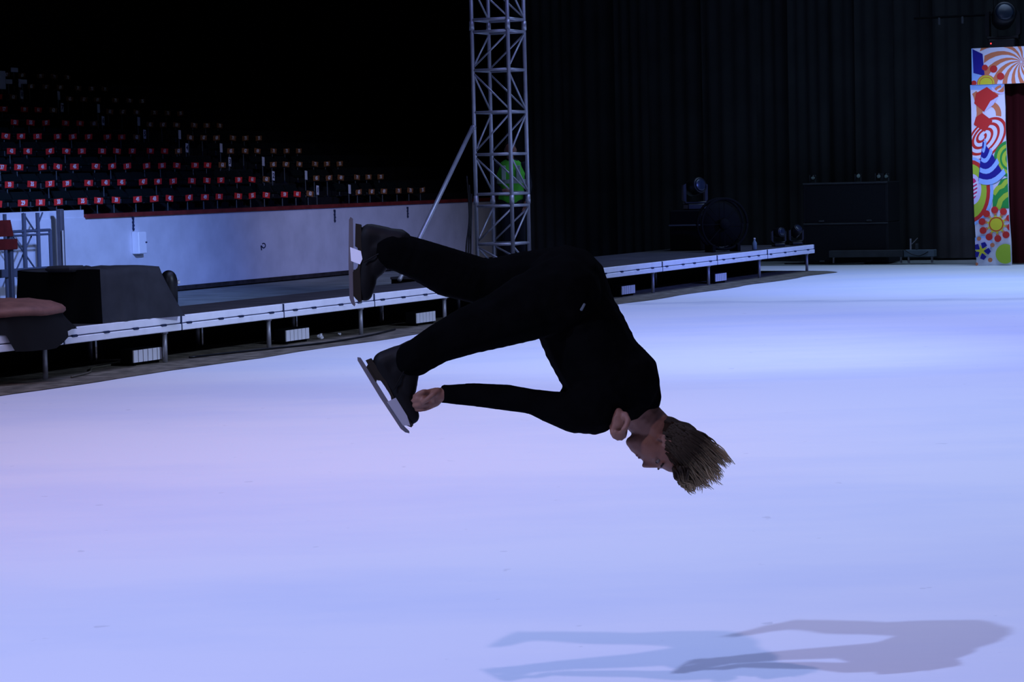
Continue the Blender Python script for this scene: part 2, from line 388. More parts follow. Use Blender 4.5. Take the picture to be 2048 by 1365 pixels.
# pale boards high in the stand at the left edge
BS, BZ = [19.12, 19.34, 19.80, 20.82], [3.80, 3.82, 3.83, 4.13]
for (s, p, z, wd, hh, lab) in [(BS[0], 16.56, BZ[0], 0.10, 0.24, 'tall pale board high in the stand at the picture edge'),
                               (BS[1], 16.56, BZ[1], 0.10, 0.06, 'small pale board beside the tall one high in the stand'),
                               (BS[2], 16.56, BZ[2], 0.13, 0.06, 'pale oblong board right of the others in the ninth row'),
                               (BS[3], 17.49, BZ[3], 0.12, 0.06, 'topmost pale oblong board in the dark stand')]:
    t = thing('pale_board', lab, 'board', Lp(s, p, 0), RZ, 'pale boards high in the stand')
    zf = row_z(int(round((p - WP - 0.5) / SET)))
    t.location = Lp(s, p, zf)
    a = MB(); a.bbox(-wd, wd, -0.01, 0.01, z - zf - hh / 2, z - zf + hh, 0.006); a.obj('panel', M['sign'], t)
    a = MB(); a.tube([(0, 0.02, 0), (0, 0.02, z - zf)], 0.012, 6); a.obj('post', M['seatleg'], t)

# ------------------------------------------------------------------ things on the wall
t = thing('junction_box', 'white electrical box on the stand wall below a dark cable', 'box', Lp(12.10, WP - 0.002, 0.64), RZ)
a = MB(); a.bbox(-0.11, 0.11, -0.13, 0.0, 0, 0.35, 0.008); a.obj('cabinet', M['panelwhite'], t)
a = MB(); a.box(-0.10, 0.10, -0.137, -0.13, 0.012, 0.338); a.obj('door', M['panelwhite'], t)
a = MB(); a.tube([(0.08, -0.137, 0.18), (0.08, -0.16, 0.18)], 0.012, 8); a.obj('latch', M['ink'], t)
for (s, z0, z1, lab) in [(12.03, 1.01, 1.20, 'dark chained cable end above the white electrical box'),
                         (18.67, 0.97, 1.17, 'dark hanging cable end on the wall left of the upper skate'),
                         (21.6, 0.98, 1.16, 'dark hanging cable end on the wall left of the diagonal brace')]:
    t = thing('cable_drop', lab, 'cable', Lp(s, WP - 0.004, 0), RZ)
    a = MB(); n = 7
    a.tube([(0.006 * math.sin(i * 2.1), -0.012, z1 - (z1 - z0) * i / n) for i in range(n + 1)], [0.012 if i % 2 else 0.02 for i in range(n + 1)], 8)
    a.obj('cord', M['ink'], t)
    a = MB(); a.box(-0.02, 0.02, -0.02, 0.0, z1, z1 + 0.03); a.obj('bracket', M['ink'], t)
# loop-and-stem scribble on the wall
a = MB()
a.tube([(-0.075, -0.004, 0.015), (-0.068, -0.004, -0.02), (-0.062, -0.004, -0.065)], 0.012, 6)
a.tube([(0.015 + 0.062 * math.cos(t_), -0.004, 0.012 + 0.040 * math.sin(t_)) for t_ in [2.3 - k * 0.42 for k in range(14)]], 0.0095, 6)
o = a.obj('wall_scribble', M['ink']); o.location = Lp(16.08, WP, 0.62); o.rotation_euler = (0, 0, RZ)
tag(o, 'dark hand drawn letter-like loop and stem on the blue lit wall', 'graffiti')
# ------------------------------------------------------------------ left gate, pillar, bench
t = thing('grey_pillar', 'dark grey pillar standing against the wall at the left', 'pillar', Lp(9.75, WP - 0.22, 0), RZ)
a = MB(); a.bbox(-0.045, 0.045, -0.045, 0.045, 0, 1.40, 0.01); a.obj('shaft', M['pillar'], t)
a = MB(); a.box(-0.08, 0.08, -0.08, 0.08, 0, 0.02); a.obj('foot_plate', M['pillar'], t)
a = MB(); a.tube([(-0.06, -0.075, 0.02), (-0.06, -0.075, 1.08)], 0.014, 8); a.obj('pipe', M['pipe'], t)
t = thing('scaffold_frame', 'dark scaffold frame with cross braces in front of the left wall', 'scaffold', Lp(9.0, WP - 0.45, 0), RZ)
for x, r in [(-0.95, 0.028), (-0.49, 0.032), (-0.15, 0.030), (0.15, 0.028)]:
    a = MB(); a.tube([(x, 0, 0), (x, 0, 1.36 if x < 0.1 else 1.10)], r, 8); a.obj('post', M['scaffold'], t)
for z, r in [(1.10, 0.022), (1.04, 0.016)]:
    a = MB(); a.tube([(-0.80, 0, z), (0.15, 0, z)], r, 8); a.obj('top_rail', M['scaffold'], t)
a = MB(); a.bbox(-1.9, 0.14, -0.06, -0.02, 0.45, 0.57, 0.01); a.obj('lower_beam', M['scaffold'], t)
for p0, p1 in [((-0.72, 0.03, 1.02), (-0.22, 0.03, 0.55)), ((-0.25, 0.05, 1.02), (-0.75, 0.05, 0.42)), ((-0.46, 0.03, 1.36), (-0.18, 0.03, 1.08)), ((0.05, 0.05, 1.36), (-0.15, 0.05, 1.08))]:
    a = MB(); a.tube([p0, p1], 0.013, 6); a.obj('cross_brace', M['scaffold'], t)
t = thing('red_bench', 'dark red slatted bench at the left picture edge', 'bench', Lp(8.15, WP - 1.15, 0), RZ)
a = MB(); a.prism([(-1.3, 1.05), (-0.48, 1.05), (-0.54, 1.28), (-1.3, 1.28)], 0.28, 0.31); a.obj('back_slat', M['benchred'], t)
a = MB(); a.bbox(-1.3, -0.44, 0.24, 0.60, 0.86, 1.01, 0.01); a.obj('seat_board', M['benchred'], t)
for x in (-1.2, -0.50):
    a = MB(); a.bbox(x - 0.035, x + 0.035, 0.30, 0.36, 0, 1.10, 0.006); a.obj('leg', M['scaffold'], t)
    a = MB(); a.tube([(x, 0.56, 0), (x, 0.56, 0.87)], 0.02, 6); a.obj('leg', M['scaffold'], t)

# ------------------------------------------------------------------ stage platforms
J = [-4.85, -2.87, -0.90, 1.08, 3.10, 5.20, 7.35, 9.60, 11.95, 14.25, 16.60, 19.05]
DZ = 0.45
FL = ['under the brown cushion at the left picture edge', 'carrying the charcoal draped case', 'right of the draped case, first clear stretch',
      'behind the upper skate blade', 'below the raised shin', 'behind the skater thighs', 'at the foot of the truss tower',
      'just right of the skater', 'second right of the skater', 'below the round ring unit', 'end one nearest the speakers']
def platform(s0, s1, p0, depth, label, front):
    Ls = s1 - s0
    t = thing('stage_platform', label, 'stage platform', Lp(s0, p0, 0), RZ, 'stage platforms along the ice')
    a = MB(); a.box(0.006, Ls - 0.006, 0.03 if front else 0.006, depth - 0.006, DZ - 0.03, DZ - 0.001); a.obj('deck_board', M['deck'], t)
    if front:
        a = MB()
        a.bbox(0.006, Ls - 0.006, -0.012, 0.03, DZ - 0.072, DZ, 0.006); a.bbox(0.006, Ls - 0.006, -0.022, 0.03, DZ - 0.145, DZ - 0.082, 0.006)
        fr = a.obj('fascia_rail', M['fascia'], t)
        a = MB(); a.box(0.006, Ls - 0.006, 0.0, 0.028, DZ - 0.084, DZ - 0.070); a.obj('rail_groove', M['groove'], fr)
        nb = 4
        for i in range(nb):
            x = Ls * (i + 0.35 + 0.12 * math.sin(i * 3 + s0)) / nb
            a = MB(); a.bbox(x - 0.045, x + 0.045, -0.03, -0.01, DZ - 0.088, DZ - 0.066, 0.005); a.obj('clamp', M['ink'], fr)
        a = MB(); a.box(Ls - 0.022, Ls - 0.006, -0.024, -0.006, DZ - 0.145, DZ); a.obj('joint_gap', M['ink'], fr)
    else:
        a = MB(); a.box(0.01, Ls - 0.01, 0.0, 0.03, DZ - 0.14, DZ - 0.03); a.obj('side_rail', M['deck'], t)
    xs = [Ls - 0.2] if s0 > -4 else [0.2, Ls - 0.2]
    for x in xs:
        for y in (0.06, depth - 0.08):
            a = MB(); a.tube([(x, y, 0), (x, y, 0.30)], 0.024, 10)
            lgo = a.obj('leg', M['steel'], t, True)
            a = MB(); a.tube([(x, y, 0.285), (x, y, 0.31)], 0.036, 10); a.obj('collar', M['steel'], lgo)
    a = MB(); a.box(0.02, Ls - 0.02, depth - 0.02, depth - 0.012, 0.0, DZ - 0.03); a.obj('back_skirt', M['black'], t)
    return t
for i in range(11):
    platform(J[i], J[i + 1], 0.0, 1.0, 'dark stage platform with pale fascia rail ' + FL[i], True)
BL = ['', 'directly under the truss tower', 'where the person in green stands', 'just right of the person in green', 'behind the round ring unit', 'carrying the flight case']
for i in range(6, 11):
    platform(J[i], J[i + 1], 1.0, 1.0, 'dark stage platform in the back row ' + BL[i - 5], False)

# floor lamps lying under the platform edge
def floor_lamp(s, label, L=0.52):
    t = thing('strip_lamp', label, 'lamp', Lp(s, 0.12, 0.006), RZ, 'strip lamps under the platforms')
    a = MB(); a.bbox(-L / 2, L / 2, 0.0, 0.14, 0.02, 0.16, 0.01); a.obj('housing', M['black'], t)
    for i in range(6):
        x0 = -L / 2 + 0.012 + i * (L - 0.024) / 6; x1 = x0 + (L - 0.024) / 6 - 0.012
        a = MB(); a.prism([(x0, 0.032), (x1, 0.032), (x1, 0.148), (x0, 0.148)], -0.012, 0.0)
        a.obj('lens', M['lens'], t)
    for x in (-L / 2 + 0.06, L / 2 - 0.06):
        a = MB(); a.box(x - 0.02, x + 0.02, 0.01, 0.13, 0.0, 0.022); a.obj('foot', M['black'], t)
for s, lab in [(-1.32, 'white strip lamp on the floor below the charcoal draped case'), (1.58, 'white strip lamp on the floor left of the upper skate'),
               (4.62, 'white strip lamp on the floor between the two legs of the skater'), (10.95, 'white strip lamp on the floor right behind the skater back'),
               (14.75, 'small dim strip lamp on the floor farthest along the platforms')]:
    floor_lamp(s, lab)
# cables and litter on the apron
def cable(name, pts, r, label, mt=M['blackgloss']):
    a = MB(); P = [Vector(p) for p in pts]; Q = []
    for i in range(len(P) - 1):
        p0, p1, p2, p3 = P[max(i - 1, 0)], P[i], P[i + 1], P[min(i + 2, len(P) - 1)]
        for k in range(6):
            u = k / 6; Q.append(0.5 * ((2 * p1) + (p2 - p0) * u + (2 * p0 - 5 * p1 + 4 * p2 - p3) * u * u + (3 * p1 - p0 - 3 * p2 + p3) * u ** 3))
    Q.append(P[-1]); a.tube(Q, r, 6); o = a.obj(name, mt, None, True); return tag(o, label, 'cable')
M['cable_tan'] = mat('cable_tan', (0.10, 0.09, 0.06), 0.6)
cable('power_cable', [Lp(-2.9, -0.1, 0.016), Lp(-2.4, 0.05, 0.016), Lp(-2.0, 0.3, 0.016), Lp(-1.75, 0.36, 0.016), Lp(-1.2, 0.40, 0.016)], 0.010, 'thin tan cable running to the leftmost strip lamp', M['cable_tan'])
cable('power_cable', [Lp(-0.6, 0.1, 0.018), Lp(0.5, -0.1, 0.018), Lp(1.5, -0.28, 0.018), Lp(2.6, -0.2, 0.018), Lp(3.6, 0.0, 0.018)], 0.011, 'dark cable lying along the floor left of the skater boots', M['blackgloss'])
for s, p, sz, lab in [(2.18, 0.18, 0.045, 'crumpled white scrap on the floor beside the strip lamp left of the skate'), (2.75, 0.25, 0.022, 'tiny pale scrap on the floor under the platform')]:
    bm = bmesh.new(); bmesh.ops.create_icosphere(bm, subdivisions=2, radius=sz)
    for v in bm.verts: v.co *= random.uniform(0.6, 1.15); v.co.z *= 0.7
    zmin = min(v.co.z for v in bm.verts)
    me = bpy.data.meshes.new('paper_scrap'); bm.to_mesh(me); bm.free(); me.materials.append(M['paper'])
    o = link('paper_scrap', me); o.location = Lp(s, p, 0.006 - zmin); tag(o, lab, 'litter')

# ------------------------------------------------------------------ draped case on the platform
t = thing('draped_case', 'equipment case under a black and charcoal cloth on the platform edge', 'case', Lp(-2.17, 0.05, DZ), RZ)
X1, Y1, HZ = 1.00, 0.92, 0.49
a = MB(); a.bbox(0.03, X1 - 0.05, 0.03, Y1 - 0.03, 0.0, HZ - 0.02, 0.02); a.obj('case_body', M['black'], t)
def drape(x0, x1, y0, y1, zt, flare, flare_end, mt, name, parent, holes=(), n=18, amp=0.012, zb=0.0, seed=0):
    """cloth laid over a box: a top grid and a wavy hanging skirt"""
    rnd = random.Random(seed); per = []
    def side(ax, ay, bx, by, nn):
        for i in range(nn): per.append((ax + (bx - ax) * i / nn, ay + (by - ay) * i / nn))
    side(x0, y0, x1, y0, n); side(x1, y0, x1, y1, n // 2 + 2); side(x1, y1, x0, y1, n); side(x0, y1, x0, y0, n // 2 + 2)
    cx, cy = (x0 + x1) / 2, (y0 + y1) / 2; N = len(per); rows = 8; vs = []; fs = []
    ph = [rnd.uniform(0, 6) for _ in range(4)]
    for j in range(rows + 1):
        f = j / rows
        for i, (x, y) in enumerate(per):
            ang = i / N * 2 * PI; wv = amp * (math.sin(ang * 9 + ph[0]) + 0.7 * math.sin(ang * 17 + ph[1])) * f
            dx, dy = x - cx, y - cy; L = math.hypot(dx, dy)
            k = (flare * f ** 1.4 + (flare_end * f ** 1.1 if x > x1 - 1e-6 else (flare_end * f ** 1.1 * max(0, (x - x0) / (x1 - x0) - 0.75) * 4 if y < y1 else 0)) + wv) / L
            sag = 0.012 * math.sin(ang * 5 + ph[2]) * (1 - f)
            vs.append((x + dx * k, y + dy * k, zt + sag - (zt - zb) * f + (0.012 * math.sin(ang * 7 + ph[3]) if j == rows and zb > 0.03 else 0)))
    c0 = len(vs)
    for i, (x, y) in enumerate(per): vs.append((cx + (x - cx) * 0.55, cy + (y - cy) * 0.55, zt + 0.012 + 0.008 * math.sin(i * 1.3)))
    vs.append((cx, cy, zt + 0.015))
    for j in range(rows):
        for i in range(N): fs.append((j * N + i, j * N + (i + 1) % N, (j + 1) * N + (i + 1) % N, (j + 1) * N + i))
    for i in range(N):
        fs.append((i, c0 + i, c0 + (i + 1) % N, (i + 1) % N)); fs.append((c0 + i, len(vs) - 1, c0 + (i + 1) % N))
    end = [f for f in fs if max(vs[i][0] for i in f) < x0 + 0.005 and min(vs[i][2] for i in f) < zt - 0.001]
    if end:
        a = MB(); a.add(vs, end); a.obj('cloth_end', M['black'], parent, True)  # end faces of the same drape, coloured black
    a = MB(); a.add(vs, [f for f in fs if f not in end])
    return a.obj(name, mt, parent, True)
drape(0.0, X1, 0.0, Y1, HZ, 0.05, 0.19, M['drape'], 'cloth', t, n=26, seed=3)
a = MB(); a.bbox(-0.10, 0.16, 0.25, 0.55, HZ - 0.01, HZ + 0.045, 0.02); a.obj('cloth_fold', M['drape'], t)
t = thing('dome_canister', 'small black dome topped canister behind the charcoal draped case', 'canister', Lp(-0.05, 0.66, DZ), RZ)
a = MB(); a.lathe([(0.075, 0), (0.085, 0.02), (0.088, 0.28), (0.086, 0.31), (0.074, 0.355), (0.052, 0.385), (0.026, 0.40), (0.004, 0.404)], 20); a.obj('body', M['blackgloss'], t, True)
a = MB(); a.bbox(0.05, 0.09, -0.08, -0.05, 0.26, 0.30, 0.005); a.obj('latch', M['chrome'], t)
# brown cushion on black skirt
t = thing('round_pedestal', 'round brown padded pedestal with black skirt at the left platform end', 'pedestal', Lp(-3.25, 0.36, DZ), RZ)
a = MB(); a.lathe([(0.46, 0.0), (0.50, 0.02), (0.50, 0.12), (0.47, 0.135)], 32); a.obj('drum', M['black'], t, True)
prof = [(0.47, 0.135), (0.53, 0.15), (0.553, 0.175), (0.55, 0.20), (0.52, 0.225), (0.42, 0.255), (0.25, 0.28), (0.06, 0.288)]
a = MB(); n = 48; vs = []; fs = []
for (r, z) in prof:
    for k in range(n):
        an = 2 * PI * k / n; rr = r * (1 + 0.008 * math.sin(9 * an)); vs.append((rr * math.cos(an), rr * math.sin(an), z + 0.006 * math.sin(7 * an + r * 20)))
for i in range(len(prof) - 1):
    for k in range(n): fs.append((i * n + k, i * n + (k + 1) % n, (i + 1) * n + (k + 1) % n, (i + 1) * n + k))
fs += [tuple(reversed(range(n))), tuple(range((len(prof) - 1) * n, len(prof) * n))]
a.add(vs, fs); a.obj('cushion', M['cushion'], t, True)
vs = []; fs = []; rows = 8
for j in range(rows + 1):
    f = j / rows
    for k in range(n):
        an = 2 * PI * k / n; ly = math.sin(an)
        over = ly < -0.62          # the part that hangs past the platform edge
        zb = 0.004 - (0.154 * max(0.0, min(1.0, (0.30 - math.cos(an)) / 0.45)) if over else 0)
        r = 0.52 + (0.16 if not over else 0.10) * f ** 1.3 + 0.018 * f * math.sin(an * 11) + 0.012 * f * math.sin(an * 17 + 1)
        vs.append((r * math.cos(an), r * math.sin(an), 0.15 + (zb - 0.15) * f))
for j in range(rows):
    for k in range(n): fs.append((j * n + k, j * n + (k + 1) % n, (j + 1) * n + (k + 1) % n, (j + 1) * n + k))
a = MB(); a.add(vs, fs); a.obj('skirt', M['skirt'], t, True)

# ------------------------------------------------------------------ truss tower
TS, TPp, TA = 8.69, 0.84, 0.525
t = thing('truss_tower', 'tall grey aluminium lattice tower standing on the platform', 'truss', Lp(TS, TPp, DZ), RZ)
corners = [(0, 0), (TA, 0), (TA, TA), (0, TA)]
a = MB(); a.bbox(-0.08, TA + 0.08, -0.08, TA + 0.08, 0.0, 0.02, 0.005); a.obj('base_plate', M['truss'], t)
ZT = 4.9
for x, y in corners:
    a = MB(); a.tube([(x, y, 0.02), (x, y, ZT)], 0.026, 12); a.obj('chord', M['truss'], t, True)
# bar heights measured up the tower (joints between sections carry a double bar)
bars = [0.37, 0.88, 1.04, 1.57, 2.13, 2.69, 3.20, 3.36, 3.89, 4.44]
faces = [(0, 1), (1, 2), (2, 3), (3, 0)]
for z in bars:
    for i, j in faces:
        (x0, y0), (x1, y1) = corners[i], corners[j]
        a = MB(); a.tube([(x0, y0, z), (x1, y1, z)], 0.019, 8); a.obj('crossbar', M['truss'], t, True)
gaps = [(0.04, 0.37), (0.37, 0.88), (1.04, 1.57), (1.57, 2.13), (2.13, 2.69), (2.69, 3.20), (3.36, 3.89), (3.89, 4.44), (4.44, 4.88)]
slash = [False, True, False, True, False, True, False, True, False]
lr = [(0, 1), (2, 1), (3, 2), (3, 0)]            # each face: the corner seen left, the corner seen right
for g, sl in zip(gaps, slash):
    z0, z1 = g[0] + 0.03, g[1] - 0.03
    for i, j in lr:
        A, B = (corners[i], corners[j]) if sl else (corners[j], corners[i])
        a = MB(); a.tube([(A[0], A[1], z0), (B[0], B[1], z1)], 0.013, 8); a.obj('diagonal', M['truss'], t, True)
for z in (0.96, 3.28):
    for x, y in corners:
        a = MB(); a.tube([(x, y, z - 0.06), (x, y, z + 0.06)], 0.033, 12); a.obj('joint_sleeve', M['truss'], t, True)
a = MB(); a.tube([(0.0, TA, 1.93), (-0.06, TA, 1.93)], 0.035, 10); cl = a.obj('brace_clamp', M['truss'], t, True)
a = MB(); a.tube([(-0.06, TA, 1.93), (-3.2, 0.06, 0.045)], 0.028, 12); a.obj('outrigger_brace', M['truss'], t, True)
for k, off in enumerate([-0.03, -0.055, -0.085]):
    P = [Lp(TS + off, TPp + TA + 0.05 + 0.02 * k, 0.5 + (1.0 + 0.12 * k)), Lp(TS + off - 0.03, TPp + TA + 0.05, 1.2), Lp(TS + off - 0.09 - 0.04 * k, TPp + TA + 0.04, 0.8), Lp(TS + off - 0.16 - 0.03 * k, TPp + TA + 0.03, DZ + 0.014)]
    cable('hanging_cable', P, 0.013, ['black cable hanging down beside the left truss leg, innermost', 'black cable beside the left truss leg, middle of three', 'black cable beside the left truss leg, outermost of three'][k])

# ------------------------------------------------------------------ black back curtains
bounds = [7.9, 6.75, 5.55, 4.95, 3.75, 2.75, 2.0, 1.3, 0.7, 0.05, -0.8, -1.9, -3.2, -4.6]
CN = ['first', 'second', 'third', 'fourth', 'fifth', 'sixth', 'seventh', 'eighth', 'ninth', 'tenth', 'eleventh', 'twelfth', 'thirteenth']
for i in range(len(bounds) - 1):
    p0, p1 = bounds[i], bounds[i + 1] - 0.10
    wdt = p0 - p1; n = max(16, int(wdt / 0.03)); rnd = random.Random(i); dep = 0.14 if i % 2 else 0.0
    fr = rnd.uniform(3.2, 5.0); ph = rnd.uniform(0, 6); vs = []; fs = []
    for j in range(9):
        z = 8.5 * j / 8 + 0.02
        for k in range(n + 1):
            x = wdt * k / n; am = 0.024 * (1.0 - 0.03 * j)
            vs.append((x, dep + am * math.sin(x * 2 * PI * fr / 1.0 + ph) + 0.02 * math.sin(x * 7 + j * 0.4 + ph), z))
    for j in range(8):
        for k in range(n): fs.append((j * (n + 1) + k, j * (n + 1) + k + 1, (j + 1) * (n + 1) + k + 1, (j + 1) * (n + 1) + k))
    a = MB(); a.add(vs, fs); o = a.obj('stage_curtain', M['curtain'], None, True)
    o.location = Lp(23.9, p0, 0); o.rotation_euler = (0, 0, RB)
    tag(o, 'black pleated backdrop curtain, %s panel from the truss tower' % CN[i], 'curtain', 'black backdrop curtains')

# ------------------------------------------------------------------ speakers and gear by the curtain
SPK = Lp(22.4, 1.27, 0)
def at_b(x, y, z=0): return SPK + Vector((math.cos(RB), math.sin(RB), 0)) * x + Vector((-math.sin(RB), math.cos(RB), 0)) * y + Vector((0, 0, z))
def speaker(z, label):
    t = thing('bass_speaker', label, 'speaker', at_b(0, 0, z), RB, 'stacked bass speakers')
    W, D_, Hh = 1.60, 0.8, 0.735
    a = MB(); a.bbox(0, W, 0.02, D_, 0, Hh, 0.015); a.obj('cabinet', M['speaker'], t)
    a = MB(); a.box(0.05, W - 0.05, 0.005, 0.02, 0.05, Hh - 0.05); a.obj('grille', M['grille'], t)
    a = MB(); a.bbox(0, W, 0.0, 0.03, Hh - 0.03, Hh, 0.006); a.obj('top_edge', M['greyboard'], t)
    for x in (0.35, W - 0.35):
        a = MB(); a.bbox(x - 0.05, x + 0.05, -0.012, 0.01, 0.02, 0.05, 0.006); a.obj('handle', M['greyboard'], t)
speaker(0.0, 'lower of the two wide black bass speakers before the curtain')
speaker(0.735, 'upper of the two wide black bass speakers before the curtain')
def par_lamp(loc, rz, label, sc=1.0, tilt=0.5):
    t = thing('par_lamp', label, 'lamp', loc, rz, 'small lamps by the curtain')
    a = MB(); a.box(-0.07 * sc, 0.07 * sc, -0.06 * sc, 0.06 * sc, 0, 0.015 * sc); a.obj('foot', M['greyboard'], t)
    for sgn in (-1, 1):
        a = MB(); a.box(sgn * 0.085 * sc - 0.006, sgn * 0.085 * sc + 0.006, -0.015, 0.015, 0, 0.24 * sc); a.obj('yoke', M['greyboard'], t)
    a = MB(); a.lathe([(0.05 * sc, -0.02 * sc), (0.07 * sc, 0.02 * sc), (0.075 * sc, 0.14 * sc)], 16)
    b = a.obj('can', M['blackgloss'], t, True); b.location = (0, 0.02, 0.21 * sc); b.rotation_euler = (PI / 2 + 0.55 * tilt, 0, 0.3)
    a = MB(); a.lathe([(0.066 * sc, 0.138 * sc), (0.04 * sc, 0.146 * sc), (0.004, 0.148 * sc)], 16); a.obj('lens', M['reflect'], b, True)
for x, lab, tl in [(0.16, 'small lamp on the left end of the upper speaker', 0.9), (1.02, 'small tilted lamp on the upper speaker right of centre', 0.5),
                   (1.40, 'small lamp on the upper speaker beside its right corner', 0.8), (1.54, 'small lamp right at the corner of the upper speaker', 0.9)]:
    par_lamp(at_b(x, 0.12, 1.47), RB, lab, 0.62, tl)
# low risers in front of the curtain
for x0, x1, y, mt, lab in [(0.55, 1.93, -0.22, 'greyboard', 'low dark grey riser in front of the speakers'), (1.95, 2.50, -0.22, 'blueboard', 'low blue grey riser beside the painted portal')]:
    t = thing('low_riser', lab, 'riser', at_b(x0, y, 0), RB)
    L_ = x1 - x0
    a = MB(); a.bbox(0, L_, 0, 0.2, 0.11, 0.235, 0.006); a.obj('board', M[mt], t)
    for x in (0.06, L_ - 0.06):
        a = MB(); a.tube([(x, 0.1, 0), (x, 0.1, 0.12)], 0.02, 8); a.obj('leg', M['steel'], t)
t = thing('cable_stand', 'thin little stand with a stick on the blue grey riser', 'stand', at_b(2.05, -0.12, 0.235), RB)
a = MB(); a.tube([(0, 0, 0), (0, 0, 0.20)], 0.018, 8); a.obj('upright', M['steel'], t)
a = MB(); a.tube([(0.02, 0, 0.10), (0.13, 0, 0.21)], 0.008, 6); a.obj('stick', M['steel'], t)
a = MB(); a.bbox(0.09, 0.14, -0.03, 0.03, 0, 0.11, 0.006); a.obj('knob_box', M['greyboard'], t)
cable('floor_cable', [at_b(-0.25, -0.35, 0.012), at_b(0.2, -0.5, 0.012), at_b(0.6, -0.62, 0.012), at_b(0.95, -0.6, 0.012), at_b(1.3, -0.45, 0.012)], 0.012, 'black cable on the ice edge before the speakers')
cable('riser_cable', [at_b(1.97, -0.235, 0.235), at_b(2.1, -0.245, 0.16), at_b(2.25, -0.245, 0.13), at_b(2.4, -0.235, 0.2)], 0.008, 'dark cable looped across the blue grey riser')

# moving head lights
def moving_head(loc, rz, label, sc=1.0, tilt=0.4, led=False):
    t = thing('moving_head_light', label, 'stage light', loc, rz, None)
    a = MB(); a.bbox(-0.20 * sc, 0.20 * sc, -0.16 * sc, 0.16 * sc, 0, 0.12 * sc, 0.015); base = a.obj('base', M['blackgloss'], t)
    if led:
        a = MB(); a.lathe([(0.014, -0.004), (0.012, 0.004)], 10, (-0.15 * sc, -0.165 * sc, 0.06 * sc), None, 'Y'); a.obj('indicator', M['redled'], base)
    for sgn in (-1, 1):
        a = MB(); a.prism([(sgn * 0.20 * sc, 0.13 * sc), (sgn * 0.26 * sc, 0.20 * sc), (sgn * 0.26 * sc, 0.50 * sc), (sgn * 0.20 * sc, 0.54 * sc)], -0.06 * sc, 0.06 * sc)
        a.obj('yoke_arm', M['blackgloss'], t)
    a = MB(); a.bbox(-0.24 * sc, 0.24 * sc, -0.08 * sc, 0.08 * sc, 0.12 * sc, 0.165 * sc, 0.012); a.obj('yoke_base', M['blackgloss'], t)
    a = MB(); a.lathe([(0.10 * sc, -0.20 * sc), (0.16 * sc, -0.15 * sc), (0.175 * sc, 0.02 * sc), (0.17 * sc, 0.18 * sc), (0.15 * sc, 0.20 * sc)], 24)
    hd = a.obj('head', M['blackgloss'], t, True); hd.location = (0, 0, 0.46 * sc); hd.rotation_euler = (PI / 2 - tilt, 0, 0.35)
    a = MB(); a.lathe([(0.145 * sc, 0.198 * sc), (0.10 * sc, 0.215 * sc), (0.004, 0.222 * sc)], 24); a.obj('lens', M['glass'], hd, True)
    return t
# flight case and lights on the platform right of the skater
t = thing('flight_case', 'black flight case on the platform below a stage light', 'case', Lp(16.9, 1.25, DZ), RZ)
a = MB(); a.bbox(-0.45, 0.40, -0.2, 0.35, 0.0, 0.66, 0.02); a.obj('case_shell', M['black'], t)
a = MB(); a.bbox(-0.46, 0.41, -0.21, 0.36, 0.40, 0.425, 0.005); a.obj('lid_rail', M['greyboard'], t)
for x in (-0.40, -0.10, 0.2):
    a = MB(); a.bbox(x - 0.025, x + 0.025, -0.225, -0.2, 0.54, 0.59, 0.004); a.obj('catch', M['chrome'], t)
moving_head(Lp(16.85, 1.30, DZ + 0.66), RZ - 0.9, 'black stage light with glass lens on the flight case', 0.8, 0.2)
t = thing('ring_unit', 'large round black ring framed unit standing on the platform', 'stage equipment', Lp(15.75, 0.40, DZ), RZ - 0.75)
bm = bmesh.new(); me = bpy.data.meshes.new('ring'); bm.free()
a = MB(); a.tube([(0.40 * math.cos(2 * PI * k / 40), 0, 0.44 + 0.40 * math.sin(2 * PI * k / 40)) for k in range(41)], 0.022, 8); a.obj('ring_frame', M['black'], t, True)
a = MB(); a.tube([(0.40 * math.cos(2 * PI * k / 40), 0.16, 0.44 + 0.40 * math.sin(2 * PI * k / 40)) for k in range(41)], 0.022, 8); a.obj('ring_frame', M['black'], t, True)
a = MB(); a.lathe([(0.36, 0.10), (0.36, 0.13), (0.10, 0.15)], 36, (0, 0, 0.44), None, 'Y'); a.obj('disc', M['black'], t, True)
a = MB(); a.lathe([(0.10, 0.02), (0.08, -0.03), (0.01, -0.04)], 20, (0, 0.0, 0.44), None, 'Y'); a.obj('hub', M['black'], t, True)
for an in range(0, 360, 45):
    c, s_ = math.cos(math.radians(an)), math.sin(math.radians(an))
    a = MB(); a.tube([(0.09 * c, 0.0, 0.44 + 0.09 * s_), (0.40 * c, 0.0, 0.44 + 0.40 * s_)], 0.006, 6); a.obj('spoke', M['black'], t)
for x in (-0.22, 0.22):
    a = MB(); a.bbox(x - 0.03, x + 0.03, -0.06, 0.22, 0.0, 0.12, 0.008); a.obj('foot', M['black'], t)
moving_head(Lp(18.15, 0.32, DZ), RZ - 0.9, 'small black stage light near the platform end, left of two', 0.5, 0.1)
moving_head(Lp(18.78, 0.22, DZ), RZ - 0.9, 'small black stage light at the platform end, right of two', 0.5, 0.7)
t = thing('water_bottle', 'small pale bottle on the platform beside the ring unit', 'bottle', Lp(16.65, 0.22, DZ), RZ)
a = MB(); a.lathe([(0.035, 0), (0.038, 0.01), (0.038, 0.11), (0.018, 0.145), (0.016, 0.165)], 14); a.obj('flask', M['blueboard'], t, True)
a = MB(); a.lathe([(0.018, 0.165), (0.018, 0.185), (0.012, 0.19)], 12); a.obj('cap', M['pipe'], t, True)

